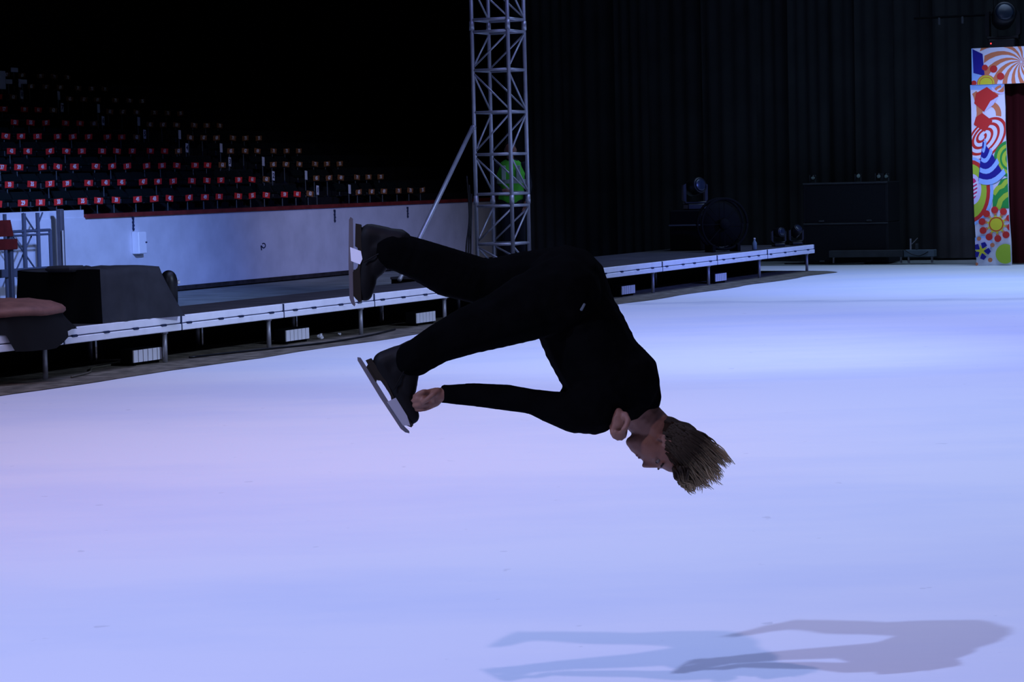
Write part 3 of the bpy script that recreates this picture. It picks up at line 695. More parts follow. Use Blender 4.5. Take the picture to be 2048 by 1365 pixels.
# ------------------------------------------------------------------ painted portal
PX = Lp(20.75, -2.335, 0)
PW, PH, HH = 0.58, 3.09, 0.62
port = thing('painted_portal', 'stage portal printed with bright sweets and swirls at the right edge', 'portal', PX, RB)
LEAN = 0.07; CX0 = -0.045
def lean(z): return LEAN * (1 - z / PH)
a = MB()
def colbox(mb, x0, x1, y0, y1, z0, z1, n=8):
    vs = []; fs = []
    for i in range(n + 1):
        z = z0 + (z1 - z0) * i / n; l = lean(z) + 0.006 * math.sin(z * 5)
        vs += [(x0 + l, y0, z), (x1 + l * 1.4, y0, z), (x1 + l * 1.4, y1, z), (x0 + l, y1, z)]
    for i in range(n):
        for k in range(4): fs.append((i * 4 + k, i * 4 + (k + 1) % 4, (i + 1) * 4 + (k + 1) % 4, (i + 1) * 4 + k))
    fs += [(3, 2, 1, 0), tuple(n * 4 + k for k in range(4))]
    mb.add(vs, fs)
colbox(a, CX0, CX0 + PW, 0, 0.04, 0, PH); a.obj('column', PR['white'], port)
a = MB(); colbox(a, 3.0, 3.58, 0, 0.04, 0, PH); a.obj('column', PR['white'], port)
a = MB(); a.box(-0.01, 3.68, -0.02, 0.03, PH, PH + HH); a.obj('header', PR['white'], port)
a = MB(); a.box(0.02, 3.6, 0.035, 0.34, PH + 0.05, PH + HH); a.obj('rear_frame', M['black'], port)
for x in (0.16, 3.2):
    a = MB(); a.box(x, x + 0.14, 0.06, 0.30, 0, PH + 0.05); a.obj('rear_post', M['black'], port)
# --- flat print
def clip(poly, x0, x1, y0, y1):
    for ax, lim, sg in ((0, x0, 1), (0, x1, -1), (1, y0, 1), (1, y1, -1)):
        out = []
        for i in range(len(poly)):
            p, q = poly[i], poly[(i + 1) % len(poly)]
            ip, iq = (p[ax] - lim) * sg >= 0, (q[ax] - lim) * sg >= 0
            if ip: out.append(p)
            if ip != iq:
                u = (lim - p[ax]) / (q[ax] - p[ax]); out.append((p[0] + u * (q[0] - p[0]), p[1] + u * (q[1] - p[1])))
        poly = out
        if len(poly) < 3: return []
    return poly
class Print:
    def __init__(s, fmap, rect, ybase): s.f = fmap; s.rect = rect; s.layer = 0; s.mb = MB(); s.y = ybase
    def poly(s, pts, col, new=True):
        if new: s.layer += 1
        q = clip([s.f(*p) for p in pts], *s.rect)
        if len(q) < 3: return
        yy = s.y - 0.0012 * s.layer
        s.mb.add([(a + lean(b) * (1 + 0.4 * (a - CX0) / PW) if s.rect[3] <= PH + 0.001 else a, yy, b) for a, b in q], [tuple(range(len(q)))], PR[col])
    def ell(s, cx, cy, rx, ry, col, rot=0, n=28, new=True):
        c, d = math.cos(rot), math.sin(rot)
        s.poly([(cx + rx * math.cos(t) * c - ry * math.sin(t) * d, cy + rx * math.cos(t) * d + ry * math.sin(t) * c) for t in [2 * PI * k / n for k in range(n)]], col, new)
    def strip(s, A, B, col):
        s.layer += 1
        for i in range(len(A) - 1): s.poly([A[i], A[i + 1], B[i + 1], B[i]], col, False)
    def band(s, pts, w, col):
        A, B = [], []
        for i, p in enumerate(pts):
            q0, q1 = pts[max(i - 1, 0)], pts[min(i + 1, len(pts) - 1)]
            dx, dy = q1[0] - q0[0], q1[1] - q0[1]; L = math.hypot(dx, dy) or 1
            ww = w[i] if isinstance(w, (list, tuple)) else w
            A.append((p[0] - dy / L * ww, p[1] + dx / L * ww)); B.append((p[0] + dy / L * ww, p[1] - dx / L * ww))
        s.strip(A, B, col)
def arc(cx, cy, rx, ry, a0, a1, n=14): return [(cx + rx * math.cos(math.radians(a0 + (a1 - a0) * k / n)), cy + ry * math.sin(math.radians(a0 + (a1 - a0) * k / n))) for k in range(n + 1)]
def cmap(u, v):
    b = (v - 258) / 1027; l = 172 + 35 * b; r_ = 357 + 51 * b
    return (CX0 + (u - l) / (r_ - l) * PW, PH * (1 - b))
P = Print(cmap, (CX0, CX0 + PW, 0.0, PH), -0.001)
P.poly([(165, 258), (370, 258), (370, 275), (300, 290), (165, 285)], 'sky')
P.band(arc(140, 400, 85, 130, -50, 40), [14, 16, 18, 20, 20, 20, 18, 18, 18, 16, 15, 14, 12, 10, 8], 'orange')
P.band(arc(285, 430, 45, 60, -80, 10), 15, 'orange')
P.band(arc(300, 250, 70, 62, 20, 95), 10, 'orange'); P.band(arc(350, 300, 40, 30, 180, 260), 7, 'orange')
P.band(arc(345, 240, 60, 70, 60, 150), 5, 'lilac')
P.poly([(205, 305), (265, 272), (330, 325), (285, 352), (250, 412), (195, 362)], 'red')
P.poly([(250, 412), (285, 352), (330, 330), (300, 375)], 'lilac')
P.ell(262, 560, 145, 88, 'white', -0.85)
A, B = [], []
for k in range(170):
    th = 2 * PI * 3.6 * k / 169; g = 0.06 + 0.94 * k / 169; c, d = math.cos(-0.85), math.sin(-0.85)
    cx, cy = 240 + 22 * g, 550 + 12 * g
    def ptt(rr): 
        x, y = rr * 145 * math.cos(th), rr * 88 * math.sin(th); return (cx + x * c - y * d, cy + x * d + y * c)
    A.append(ptt(g)); B.append(ptt(g + 0.12))
P.strip(A, B, 'red')
P.poly([(240, 418), (298, 465), (255, 525), (193, 482), (205, 440)], 'red')
P.ell(400, 680, 95, 105, 'green'); P.band(arc(400, 680, 70, 78, 80, 280), 9, 'lime'); P.band(arc(400, 680, 40, 45, 80, 280), 10, 'lime')
P.poly([(300, 960), (300, 880), (345, 800), (420, 770), (420, 960)], 'green')
P.band([(305, 880), (330, 845), (355, 835), (375, 810), (410, 800)], 13, 'lime'); P.band([(330, 965), (345, 915), (370, 890), (410, 870)], 14, 'lime')
P.ell(175, 860, 130, 195, 'sky'); P.ell(175, 860, 112, 178, 'red'); P.ell(175, 860, 92, 155, 'lime'); P.ell(185, 850, 52, 88, 'lilac'); P.ell(192, 845, 22, 58, 'pink')
for k in range(4): P.band([(176, 815 + 22 * k), (192, 822 + 22 * k), (216, 808 + 22 * k)], 5, 'white')
P.poly([(245, 575), (300, 655), (362, 765), (335, 800), (270, 815), (220, 803), (232, 680)], 'navy')
def cone(v, f):                     # the two slanted sides of the cone hat
    l = 245 + (220 - 245) * ((v - 575) / 228); r_ = 245 + (362 - 245) * ((v - 575) / 190); return l + (r_ - l) * f
for v0 in (610, 665, 725, 785):
    A = []; B = []
    for k in range(7):
        f = k / 6; vv = v0 + 24 * math.sin(f * 2.6) - 62 * f * f - 0
        A.append((cone(max(v0 - 20, 590), f), vv)); B.append((cone(max(v0, 600), f), vv + 22 + 8 * (v0 - 600) / 190))
    P.strip(A, B, 'sky')
P.ell(240, 1160, 60, 45, 'sky'); P.ell(245, 1165, 50, 38, 'lilac')
P.ell(375, 1218, 55, 56, 'lime')
for k in range(10):
    an = 2 * PI * k / 10 + 0.2; P.poly([(323 + 58 * math.cos(an), 1050 + 58 * math.sin(an)), (323 + 40 * math.cos(an + 0.25), 1050 + 40 * math.sin(an + 0.25)), (323 + 40 * math.cos(an - 0.25), 1050 + 40 * math.sin(an - 0.25))], 'yellow', k == 0)
    P.ell(323 + 60 * math.cos(an), 1050 + 60 * math.sin(an), 9, 9, 'orange', 0, 10, k == 0 and False)
P.layer += 1
for k in range(10):
    an = 2 * PI * k / 10 + 0.2; P.ell(323 + 82 * math.cos(an), 1050 + 82 * math.sin(an), 20, 20, 'red', 0, 16, False)
P.ell(323, 1050, 44, 44, 'yellow'); P.ell(323, 1050, 41, 41, 'red'); P.ell(323, 1050, 35, 35, 'yellow')
for k in range(5):
    an = 2 * PI * k / 5 - 1.2
    P.poly([(240 + r * math.cos(an + o_), 1200 + r * math.sin(an + o_)) for r, o_ in ((12, 0), (44, -0.45), (54, 0), (44, 0.45))], 'navy', k == 0)
P.poly([(240 + (40 if k % 2 == 0 else 13) * math.cos(PI * k / 5 - 1.2 + 0.63), 1200 + (40 if k % 2 == 0 else 13) * math.sin(PI * k / 5 - 1.2 + 0.63)) for k in range(10)], 'yellow')
P.layer += 1
for cx, cy, r in ((226, 1130, 12), (302, 1168, 13), (290, 1252, 13), (212, 1275, 9)):
    P.ell(cx, cy, r, r, 'orange', 0, 14, False)
P.mb.obj('column_print', None, port)
def hmap(u, v): return ((u - 178) / 185 * 0.575 - 0.01, PH + HH * (1 - (v - 48) / 208))
Q = Print(hmap, (-0.01, 3.68, PH, PH + HH), -0.021)
for cxs, cys in ((452, 136), (840, 150)):
    Q.layer += 1
    for k in range(15):
        a0 = 2 * PI * k / 15; A, B = [], []
        for j in range(12):
            r = 6 + 330 * (j / 11) ** 1.1; tw = 0.85 * (r / 160) ** 0.8 * -1
            A.append((cxs + r * math.cos(a0 + tw), cys + r * math.sin(a0 + tw))); B.append((cxs + r * math.cos(a0 + tw + 0.21), cys + r * math.sin(a0 + tw + 0.21)))
        for i in range(11):
            mid = (A[i][0] + B[i + 1][0]) / 2
            if (cxs < 500 and 232 < mid < 645) or (cxs > 500 and 650 < mid < 1190): Q.poly([A[i], A[i + 1], B[i + 1], B[i]], 'orange', False)
Q.poly([(176, 48), (184, 48), (190, 190), (240, 205), (222, 258), (176, 258)], 'sky')
Q.poly([(184, 52), (240, 82), (250, 207), (188, 188)], 'navy')
Q.layer += 1
for cx, cy, r in ((252, 160, 17), (300, 170, 21), (338, 213, 21), (190, 246, 15)): Q.ell(cx, cy, r, r, 'red', 0, 16, False)
Q.ell(258, 250, 52, 50, 'orange'); Q.ell(258, 250, 46, 45, 'yellow'); Q.ell(258, 250, 38, 37, 'red'); Q.ell(258, 250, 35, 34, 'yellow')
Q.mb.obj('header_print', None, port)
# dark red curtain inside the portal
n = 70; vs = []; fs = []
for j in range(5):
    for k in range(n + 1):
        x = 0.40 + 2.7 * k / n; vs.append((x, 0.42 + 0.045 * math.sin(x * 26) + 0.015 * math.sin(x * 61), 0.02 + 3.15 * j / 4))
for j in range(4):
    for k in range(n): fs.append((j * (n + 1) + k, j * (n + 1) + k + 1, (j + 1) * (n + 1) + k + 1, (j + 1) * (n + 1) + k))
a = MB(); a.add(vs, fs); o = a.obj('portal_curtain', M['curtain_red'], None, True); o.location = PX; o.rotation_euler = (0, 0, RB)
tag(o, 'dark red pleated curtain hanging inside the painted portal', 'curtain')
def at_p(x, y, z): return PX + Vector((math.cos(RB), math.sin(RB), 0)) * x + Vector((-math.sin(RB), math.cos(RB), 0)) * y + Vector((0, 0, z))
moving_head(at_p(0.50, 0.17, PH + HH), RB, 'black stage light with a red indicator on top of the painted portal', 1.15, 0.3, True)
t = thing('lighting_bar', 'black bar with small clamps hanging left above the painted portal', 'lighting bar', at_p(-0.75, 0.5, 0), RB)
a = MB(); a.tube([(-0.4, 0, 4.3), (1.1, 0, 4.3)], 0.022, 8); a.obj('bar', M['black'], t)
for x in (0.05, 0.46, 0.93):
    a = MB(); a.bbox(x - 0.018, x + 0.018, -0.03, 0.03, 4.17, 4.29, 0.006); a.obj('clamp', M['greyboard'], t)
for x in (-0.3, 1.0):
    a = MB(); a.tube([(x, 0, 4.3), (x, 0, 8.6)], 0.006, 6); a.obj('wire', M['black'], t)

# ------------------------------------------------------------------ figures
def blob(name, balls, voxel, mt, parent, smooth=2, extra=None):
    """balls: (center, (rx,ry,rz), rotation matrix or None) -> one continuous surface"""
    bm0 = bmesh.new(); bmesh.ops.create_icosphere(bm0, subdivisions=2, radius=1.0)
    tv = [v.co.copy() for v in bm0.verts]; tf = [[v.index for v in f.verts] for f in bm0.faces]; bm0.free()
    V, Fc = [], []
    for c, r, R in balls:
        b = len(V)
        for v in tv:
            q = Vector((v.x * r[0], v.y * r[1], v.z * r[2]))
            if R is not None: q = R @ q
            V.append(tuple(q + c))
        Fc += [[b + i for i in f] for f in tf]
    me = bpy.data.meshes.new('tmp'); me.from_pydata(V, [], Fc)
    o = bpy.data.objects.new('tmp', me); COL.objects.link(o)
    md = o.modifiers.new('r', 'REMESH'); md.mode = 'VOXEL'; md.voxel_size = voxel; md.use_smooth_shade = True
    if smooth:
        ms = o.modifiers.new('s', 'SMOOTH'); ms.factor = 0.5; ms.iterations = smooth
    dg = bpy.context.evaluated_depsgraph_get(); dg.update()
    me2 = bpy.data.meshes.new_from_object(o.evaluated_get(dg)); me2.name = name
    bpy.data.objects.remove(o); bpy.data.meshes.remove(me)
    me2.materials.clear(); me2.materials.append(mt)
    for p in me2.polygons: p.use_smooth = True
    return link(name, me2, parent)
def chain(pts, step=0.35, sy=1.0):
    """pts: (Vector, r) -> overlapping balls along the polyline; sy widens along Y"""
    out = []
    for (a, ra), (b, rb) in zip(pts[:-1], pts[1:]):
        L = (b - a).length; n = max(1, int(L / (max(min(ra, rb), 0.004) * step)))
        for k in range(n):
            u = k / n; r = ra + (rb - ra) * u; out.append((a.lerp(b, u), (r, r * sy, r), None))
    b, rb = pts[-1]; out.append((b, (rb, rb * sy, rb), None))
    return out
Y0 = 7.8; PPM = F / Y0
def K(px, py, dy=0.0):
    """a point of the skater, in metres, in the plane about 7.8 m ahead"""
    d = Fw + Rp * ((px - CX) / F) - Uq * ((py - CY) / F)
    return CAM + d * ((Y0 + dy) / d.y)
def kc(lst, dr=0.0, sy=1.0, step=0.35): return chain([(K(x, y, dy), (r + dr) / PPM) for x, y, dy, r in lst], step, sy)

person = thing('person', 'person in black somersaulting upside down above the ice on skates', 'person', (0.18, Y0, 0), 0)
torso = [(1133, 573, 0, 84), (1150, 632, 0, 87), (1170, 673, 0, 89), (1195, 722, 0, 88), (1215, 752, 0, 89), (1236, 764, 0, 87)]
near_arm = [(1205, 800, -0.10, 62), (1188, 815, -0.13, 56), (1150, 826, -0.15, 42), (1103, 815, -0.15, 33), (1066, 804, -0.15, 26), (1016, 796, -0.145, 27), (948, 790, -0.14, 24), (900, 789, -0.13, 20), (880, 789, -0.13, 19)]
far_leg = [(1120, 566, 0.09, 76), (1050, 562, 0.12, 62), (985, 564, 0.13, 50), (955, 561, 0.13, 50), (900, 546, 0.13, 52), (840, 520, 0.12, 44), (800, 506, 0.12, 41), (784, 503, 0.12, 40)]
near_leg = [(1125, 590, -0.09, 80), (1060, 613, -0.12, 70), (1000, 640, -0.13, 57), (940, 660, -0.13, 50), (880, 686, -0.12, 41), (838, 712, -0.12, 38), (822, 720, -0.12, 37)]
far_arm = [(1262, 782, 0.13, 46), (1200, 800, 0.10, 40), (1150, 800, 0.0, 34), (1190, 815, -0.12, 26), (1222, 822, -0.16, 22)]
upper_back = [(1236, 764, 0, 86), (1285, 795, 0.0, 40), (1284, 800, 0.0, 36)]

# head frame (image-plane axes of the tilted head)
def img(dx, dy): return (Rp * dx - Uq * dy)
uh = img(0.877, 0.48).normalized(); fh = img(-0.48, 0.877).normalized(); wh = uh.cross(fh).normalized()
if wh.y > 0: wh = -wh                      # wh points to the camera
yaw = 0.22
fh2 = (fh * math.cos(yaw) + wh * math.sin(yaw)).normalized(); wh2 = (wh * math.cos(yaw) - fh * math.sin(yaw)).normalized()
hh = 142 / PPM; HC = K(1326, 889, -0.01)
RH = Matrix((uh, fh2, wh2)).transposed()
def hp(u, f, w): return HC + (uh * u + fh2 * f + wh2 * w) * hh
def he(u, f, w, ru, rf, rw): return (hp(u, f, w), (ru * hh, rf * hh, rw * hh), RH)
head = [he(0.13, -0.05, 0, 0.36, 0.36, 0.31), he(-0.12, 0.10, 0, 0.34, 0.25, 0.25), he(-0.30, 0.14, 0, 0.17, 0.18, 0.19), he(-0.42, 0.19, 0, 0.070, 0.080, 0.10),
        he(0.11, 0.275, 0, 0.045, 0.055, 0.19), he(0.22, 0.20, 0, 0.16, 0.11, 0.2),
        he(-0.05, 0.235, 0.13, 0.07, 0.07, 0.07), he(-0.05, 0.235, -0.13, 0.07, 0.07, 0.07),
        he(-0.205, 0.320, 0, 0.022, 0.03, 0.075), he(-0.255, 0.305, 0, 0.022, 0.03, 0.065)]
for k in range(7):
    u = k / 6; head.append(he(0.09 - 0.185 * u, 0.30 + 0.095 * u, 0, 0.036, 0.04, 0.036 + 0.02 * u))
head += [he(-0.105, 0.345, 0.045, 0.028, 0.04, 0.03), he(-0.105, 0.345, -0.045, 0.028, 0.04, 0.03)]
for sg in (1, -1):
    head += [he(-0.02, -0.02, 0.285 * sg, 0.115, 0.06, 0.022), he(0.05, -0.05, 0.30 * sg, 0.06, 0.055, 0.02), he(-0.11, 0.005, 0.275 * sg, 0.04, 0.035, 0.022)]
neck = chain([(K(1262, 800, 0), 44 / PPM), (K(1285, 835, 0), 40 / PPM), (hp(-0.18, -0.12, 0), 40 / PPM)], 0.3)
# near hand gripping the lower boot: palm, four curled fingers, thumb
def finger(pts, r0, r1): 
    n = len(pts) - 1
    return chain([(K(*p), (r0 + (r1 - r0) * i / n) / PPM) for i, p in enumerate(pts)], 0.4)
hand = kc([(890, 789, -0.13, 15), (876, 791, -0.135, 15)], 0, 1.0)
hand += kc([(872, 786, -0.132, 11), (856, 787, -0.134, 8)], 0, 1.2) + kc([(872, 795, -0.132, 12), (855, 797, -0.134, 8.5)], 0, 1.2) + kc([(872, 802, -0.132, 11), (855, 807, -0.132, 8)], 0, 1.2) + kc([(872, 805, -0.132, 9), (856, 814, -0.13, 7)], 0, 1.2)
hand += finger([(857, 785, -0.145), (847, 784, -0.158), (837, 788, -0.160), (829, 793, -0.150)], 6.0, 4.6)
hand += finger([(856, 796, -0.143), (845, 796, -0.158), (835, 799, -0.160), (826, 802, -0.150)], 6.2, 4.6)
hand += finger([(856, 807, -0.140), (846, 808, -0.154), (836, 811, -0.156), (828, 812, -0.148)], 6.0, 4.5)
hand += finger([(857, 816, -0.135), (848, 819, -0.146), (839, 821, -0.148), (831, 820, -0.142)], 5.2, 4.0)
hand += finger([(876, 782, -0.150), (866, 790, -0.168), (855, 799, -0.176), (846, 805, -0.172)], 7.0, 5.0)
# other hand, loosely closed beside the chin
hand2 = kc([(1228, 824, -0.165, 16), (1234, 834, -0.17, 17), (1238, 848, -0.172, 17)], 0, 0.8)
for i, (ox, oy) in enumerate([(-14, 0), (-5, 3), (5, 3), (13, -1)]):
    hand2 += finger([(1238 + ox, 852 + oy * 0.5, -0.172), (1238 + ox * 0.9, 866 + oy, -0.178), (1239 + ox * 0.7, 874 + oy, -0.196), (1239 + ox * 0.6, 864 + oy, -0.205)], 6.3, 5)
hand2 += finger([(1250, 830, -0.18), (1256, 842, -0.20), (1252, 854, -0.21), (1246, 860, -0.213)], 7, 5.2)
SK = -9
body = kc(torso, SK, 1.15, 0.25) + kc(near_arm, -7) + kc(far_arm, -6) + kc(far_leg, SK) + kc(near_leg, SK) + kc(upper_back, SK)
body += kc([(784, 503, 0.12, 24), (757, 496, 0.12, 18), (738, 536, 0.12, 12), (731, 575, 0.12, 9)]) + kc([(822, 720, -0.12, 24), (797, 735, -0.12, 18), (799, 780, -0.12, 12), (815, 820, -0.12, 9)])
body += neck + head + hand + hand2
def rel(o):                                 # meshes are built in world metres; move them under the person
    o.data.transform(Matrix.Translation(-Vector(person.location))); return o
rel(blob('body', body, 0.0042, M['skin'], person, 2))
jump = kc(torso[1:], 0, 1.28, 0.2) + kc([(1142, 605, 0, 84)], 0, 1.28) + kc(upper_back, 0, 1.1) + kc(near_arm[:-1], 0) + kc(far_arm[:-1], 2) + kc([(1255, 790, 0.0, 52)], 0, 1.5)
jump += kc([(888, 776, -0.13, 8), (886, 800, -0.13, 8)], 0, 1.2)
rel(blob('jumper', jump, 0.008, M['jumper'], person, 2))
trou = kc([torso[0], (1145, 612, 0, 85)], 0, 1.25, 0.2) + kc(far_leg, 0) + kc(near_leg, 0) + kc([(808, 703, -0.12, 16), (842, 738, -0.12, 14), (824, 720, -0.12, 32)]) 
rel(blob('trousers', trou, 0.008, M['trousers'], person, 2))
# eyes, brows, lips
for sg in (1, -1):
    e = blob('eye', [he(0.035, 0.268, 0.12 * sg, 0.030, 0.045, 0.045)], 0.003, M['eye'], person, 1); rel(e)
    i_ = blob('iris', [he(0.033, 0.302, 0.122 * sg, 0.020, 0.015, 0.020)], 0.002, M['iris'], person, 1); rel(i_); i_.parent = e
    b = blob('eyebrow', [he(0.115, 0.312 - 0.02 * abs(k), (0.13 + 0.05 * k) * sg, 0.018, 0.025, 0.035) for k in (-1, 0, 1)], 0.003, M['iris'], person, 1); rel(b)
l = blob('lips', [he(-0.208, 0.332, 0, 0.018, 0.022, 0.07), he(-0.252, 0.318, 0, 0.020, 0.021, 0.06)], 0.0025, M['lip'], person, 1); rel(l)
# hair: scalp cap plus flung locks
cap = blob('hair', [he(0.19, -0.11, 0, 0.35, 0.345, 0.345), he(-0.03, -0.18, 0, 0.25, 0.24, 0.30)], 0.007, M['hair'], person, 2); rel(cap)
uvl = cap.data.uv_layers.new(name='UVMap')
for d_ in uvl.data: d_.uv = (0.5, 0.2)
rnd = random.Random(11)
a = MB(); uvs = []
NC = 46
for c in range(NC):
    tc_ = (c + rnd.random()) / NC; lnc = rnd.choice([0.70, 0.80, 0.88, 0.95, 1.0, 1.05]); wc = rnd.uniform(-0.075, 0.075)
    cx_ = 1462 - 78 * tc_ ** 1.1 + rnd.uniform(-9, 9); cy_ = 926 + 68 * tc_ ** 0.9 + rnd.uniform(-9, 9); phc = rnd.uniform(0, 6); amc = rnd.uniform(2.0, 5.5)
    for q in range(14):
        tt = min(1, max(0, tc_ + rnd.gauss(0, 0.03))); wv = wc + rnd.gauss(0, 0.008)
        rx, ry = 1322 + 30 * tt + rnd.uniform(-6, 26), 842 + 96 * tt + rnd.uniform(-4, 4)
        ln = lnc * rnd.uniform(0.88, 1.02); ex, ey = rx + (cx_ - rx) * ln + rnd.gauss(0, 3.0), ry + (cy_ - ry) * ln + rnd.gauss(0, 3.0)
        mx, my = (rx + ex) / 2 + 14 * (1 - 1.6 * tt), (ry + ey) / 2 - 15 * (1 - 1.7 * tt)
        ph, am = phc + rnd.gauss(0, 0.4), amc * rnd.uniform(0.7, 1.2); n = 11; pts = []; rr = []
        for k in range(n + 1):
            u = k / n; x = (1 - u) ** 2 * rx + 2 * u * (1 - u) * mx + u * u * ex; y = (1 - u) ** 2 * ry + 2 * u * (1 - u) * my + u * u * ey
            wob = am * min(1, 0.3 + u) * math.sin(u * 11 + ph)
            pts.append(K(x + 0.5 * wob, y - 0.8 * wob, wv * (1 - 0.45 * u)) - Vector(person.location)); rr.append((2.6 * (1 - u) ** 0.8 + 0.35) / PPM)
        f0 = len(a.f); a.tube(pts, rr, 4)
        for fi in range(len(a.f) - f0):
            seg = min(fi // 4, n - 1) if fi < 4 * n else (0 if fi == 4 * n else n - 1); uvs.append(0.1 + 0.9 * min(1, ln) * (seg + 0.5) / n)
for q in range(620):
    tt = rnd.random(); rx = 1314 + 84 * rnd.random() ** 1.2; top = 830 + (rx - 1314) * 0.42; ry = top + (94 - 0.25 * (rx - 1314)) * tt
    rr2 = min(0.97, math.hypot(rx - 1357, ry - 888) / 52.0); dep = -(0.078 * math.sqrt(1 - rr2 * rr2) + 0.006)
    if rx < 1330 and ry > 866: continue
    ln = rnd.uniform(0.45, 0.95); cx_ = 1458 - 76 * tt ** 1.1 + rnd.gauss(0, 7); cy_ = 922 + 68 * tt ** 0.9 + rnd.gauss(0, 7)
    ex, ey = rx + (cx_ - rx) * ln, ry + (cy_ - ry) * ln; mx, my = (rx + ex) / 2 + 6, (ry + ey) / 2 - 9 * (1 - 1.3 * tt)
    ph, am = rnd.uniform(0, 6), rnd.uniform(1.0, 3.0); n = 9; pts = []; rr = []
    for k in range(n + 1):
        u = k / n; x = (1 - u) ** 2 * rx + 2 * u * (1 - u) * mx + u * u * ex; y = (1 - u) ** 2 * ry + 2 * u * (1 - u) * my + u * u * ey
        wob = am * u * math.sin(u * 10 + ph); pts.append(K(x + 0.5 * wob, y - 0.8 * wob, dep * (1 - 0.55 * u * u)) - Vector(person.location)); rr.append((2.3 * (1 - u) ** 0.8 + 0.35) / PPM)
    f0 = len(a.f); a.tube(pts, rr, 4)
    for fi in range(len(a.f) - f0):
        seg = min(fi // 4, n - 1) if fi < 4 * n else (0 if fi == 4 * n else n - 1); uvs.append(0.1 + 0.75 * ln * (seg + 0.5) / n)
me = bpy.data.meshes.new('locks'); me.from_pydata(a.v, [], a.f); me.materials.append(M['hair'])
ul = me.uv_layers.new(name='UVMap')
for p_, vv in zip(me.polygons, uvs):
    p_.use_smooth = True
    for li in p_.loop_indices: ul.data[li].uv = (0.5, vv)
lk = link('locks', me, cap)
# belt buckle glints
a = MB(); a.bbox(-0.012, 0.012, -0.004, 0.004, -0.014, 0.014, 0.003); o = a.obj('buckle', M['seatleg'], person); o.location = K(1161, 612, -0.185) - Vector(person.location); o.rotation_euler = (0, 0.5, 0)

# skates: local a along the sole (heel to toe), b from blade edge to ankle, depth across
def skate(T, adir, bdir, dy, label, glint=False):
    A_ = img(*adir).normalized(); B_ = img(*bdir).normalized(); W_ = A_.cross(B_).normalized()
    if W_.y > 0: W_ = -W_
    Rm = Matrix((A_, B_, W_)).transposed(); org = K(T[0], T[1], dy); px = 1 / PPM
    def q(a_, b_, w_=0.0): return org + (A_ * a_ + B_ * b_ + W_ * w_) * px
    balls = []
    def seg(p0, p1, n=8, sw=0.75):
        for k in range(n + 1):
            u = k / n; a_, b_, r = [p0[i] + (p1[i] - p0[i]) * u for i in range(3)]
            balls.append((q(a_, b_), (r * px, r * px, r * px * sw), Rm))
    seg((40, 40, 25), (62, 38, 23)); seg((62, 38, 22), (100, 38, 21)); seg((100, 38, 22), (135, 34, 21)); seg((135, 34, 21), (155, 31, 17))
    seg((38, 42, 25), (44, 72, 25)); seg((66, 50, 24), (58, 76, 27)); seg((50, 74, 29), (54, 98, 31)); seg((62, 48, 22), (108, 42, 20)); seg((66, 78, 26), (104, 50, 22))
    b = rel(blob('skate_boot', balls, 0.005, M['boot'], person, 3)); b['label'] = label
    def plate(name, poly, w, mt, par, smooth=False):
        mb_ = MB(); n = len(poly); vs = [q(x, y, -w) for x, y in poly] + [q(x, y, w) for x, y in poly]
        vs = [v - Vector(person.location) for v in vs]
        mb_.add(vs, [tuple(range(n)), tuple(reversed(range(n, 2 * n)))] + [(i, n + i, n + (i + 1) % n, (i + 1) % n) for i in range(n)])
        return mb_.obj(name, mt, par)
    plate('sole', [(16, 24), (14, 13), (60, 12), (66, 20), (100, 18), (112, 13), (165, 13), (174, 20), (172, 25), (110, 22), (60, 27)], 13, M['sole'], b)
    plate('blade', [(0, 2), (6, -1), (90, -2), (165, 0), (176, 4), (182, 10), (178, 12), (166, 9), (120, 8), (60, 8), (4, 7)], 1.6, M['blade'], b)
    plate('stanchion_or_glint', [(26, 7), (62, 7), (56, 14), (22, 14)], 4.5, M['sole'], b) if not glint else plate('stanchion_or_glint', [(62, 2), (90, 4), (97, 22), (86, 27), (70, 24)], 14.5, M['paper'], b)  # upper skate: white plate paints in the bright chrome reflection
    plate('stanchion_or_glint', [(112, 7), (160, 8), (168, 14), (104, 16)] if glint else [(106, 6), (162, 8), (170, 20), (150, 25), (108, 25)], 5.5 if glint else 14.5, M['toe_plate'] if not glint else M['sole'], b)
    mb_ = MB(); mb_.tube([q(58 + 5 * k, 92 - 9 * k, 22 * (1 if k % 2 else 0.9)) - Vector(person.location) for k in range(8)], 1.6 * px, 6); mb_.obj('lace', M['boot'], b)
    return b
skate((713, 716), (0.528, 0.85), (0.85, -0.528), -0.12, 'black skate boot of the lower foot, held by a hand')
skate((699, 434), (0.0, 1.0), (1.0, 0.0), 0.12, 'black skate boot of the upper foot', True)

# ---- person in a green high visibility vest behind the tower
pv = thing('person', 'person in a bright green reflective vest standing behind the truss tower', 'person', Lp(9.9, 1.40, DZ), 0)
def pb(x, y, z): return Vector((x, y, z))
def pc(lst, dr=0, sx=1.0, sy=1.0):
    out = []
    for c, r, R in chain([(pb(x, y, z), r + dr) for x, y, z, r in lst], 0.35): out.append((c, (r[0] * sx, r[1] * sy, r[2]), R))
    return out
tor = [(0, 0, 0.92, 0.12), (0, 0, 1.10, 0.115), (0, -0.01, 1.30, 0.13), (0, 0, 1.42, 0.10)]
armL = [(-0.19, 0, 1.41, 0.055), (-0.23, 0.02, 1.14, 0.045), (-0.14, -0.18, 1.06, 0.036), (-0.06, -0.20, 1.08, 0.032)]
armR = [(0.19, 0, 1.41, 0.055), (0.24, 0.03, 1.14, 0.045), (0.20, -0.12, 0.93, 0.035), (0.19, -0.16, 0.86, 0.032)]
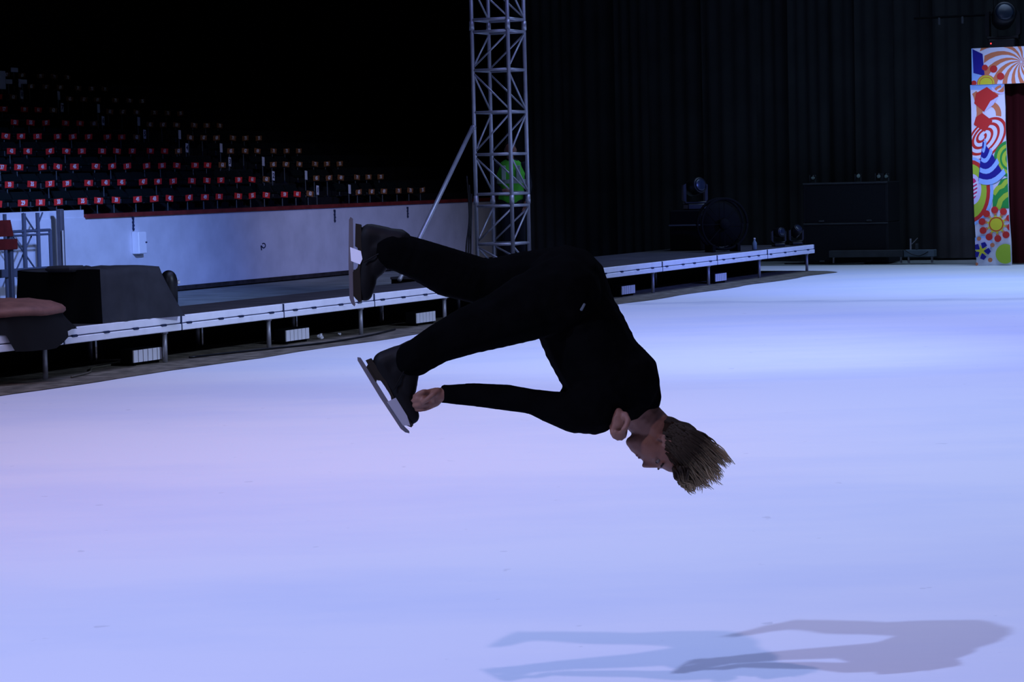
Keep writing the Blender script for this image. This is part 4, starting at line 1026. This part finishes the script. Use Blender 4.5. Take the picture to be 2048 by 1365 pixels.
legs_ = [[(-0.09, 0, 0.90, 0.095), (-0.10, -0.01, 0.50, 0.065), (-0.10, 0.02, 0.08, 0.045), (-0.10, -0.12, 0.04, 0.036)], [(0.09, 0, 0.90, 0.095), (0.11, -0.01, 0.50, 0.065), (0.12, 0.02, 0.08, 0.045), (0.12, -0.12, 0.04, 0.036)]]
bd = pc(tor, 0, 1.35, 0.9) + pc(armL) + pc(armR) + pc(legs_[0]) + pc(legs_[1]) + pc([(0, 0, 1.45, 0.055), (0, -0.01, 1.55, 0.05)])
bd += [(pb(0, -0.01, 1.64), (0.078, 0.095, 0.115), None), (pb(0, -0.06, 1.59), (0.058, 0.055, 0.06), None), (pb(0, -0.115, 1.63), (0.014, 0.022, 0.025), None), (pb(-0.078, 0, 1.63), (0.012, 0.022, 0.032), None), (pb(0.078, 0, 1.63), (0.012, 0.022, 0.032), None)]
for sx, hx, hy, hz in ((-1, -0.05, -0.21, 1.08), (1, 0.19, -0.17, 0.83)):
    for k in range(4):
        bd += chain([(pb(hx + (k - 1.5) * 0.019, hy, hz), 0.013), (pb(hx + (k - 1.5) * 0.020, hy - 0.02, hz - 0.05), 0.010), (pb(hx + (k - 1.5) * 0.020, hy - 0.01, hz - 0.08 + 0.008 * abs(k - 1)), 0.008)], 0.4)
    bd += chain([(pb(hx + 0.03 * -sx, hy, hz), 0.013), (pb(hx - sx * 0.05, hy - 0.02, hz - 0.04), 0.009)], 0.4)
blob('body', bd, 0.009, M['skin'], pv, 2)
blob('dark_shirt', pc(tor, 0.010, 1.35, 0.9) + pc(armL[:3], 0.010) + pc(armR[:3], 0.010), 0.012, M['navycloth'], pv, 2)
blob('trousers', pc(legs_[0][:3], 0.014) + pc(legs_[1][:3], 0.014) + pc([(0, 0, 0.93, 0.125)], 0, 1.35, 0.95), 0.012, M['navycloth'], pv, 2)
for lgp in legs_:
    x, y, z, r = lgp[3]
    blob('shoe', pc([(x, y + 0.15, 0.045, 0.045), (x, y, 0.042, 0.042), (x, y - 0.05, 0.038, 0.036)]), 0.01, M['black'], pv, 2)
blob('hair', [(pb(0, 0.015, 1.68), (0.086, 0.095, 0.09), None)], 0.01, M['iris'], pv, 1)
vest = pc([(0, 0, 0.98, 0.135), (0, 0, 1.12, 0.132), (0, -0.01, 1.30, 0.146), (0, 0, 1.40, 0.118)], 0.006, 1.36, 0.95)
vs_ = blob('hi_vis_vest', vest, 0.012, M['hivis'], pv, 2)
for z, r in ((1.04, 0.143), (1.20, 0.148)):
    a = MB(); n = 28; vs = []
    for dz in (-0.028, 0.028):
        for k in range(n): an = 2 * PI * k / n; vs.append((r * 1.385 * math.cos(an), r * 0.98 * math.sin(an), z + dz))
    a.add(vs, [(k, (k + 1) % n, n + (k + 1) % n, n + k) for k in range(n)]); a.obj('reflective_band', M['reflect'], vs_)
for x in (-0.10, 0.10):
    a = MB(); a.bbox(x - 0.03, x + 0.03, -0.165, -0.135, 1.22, 1.42, 0.006); a.obj('reflective_band', M['reflect'], vs_)
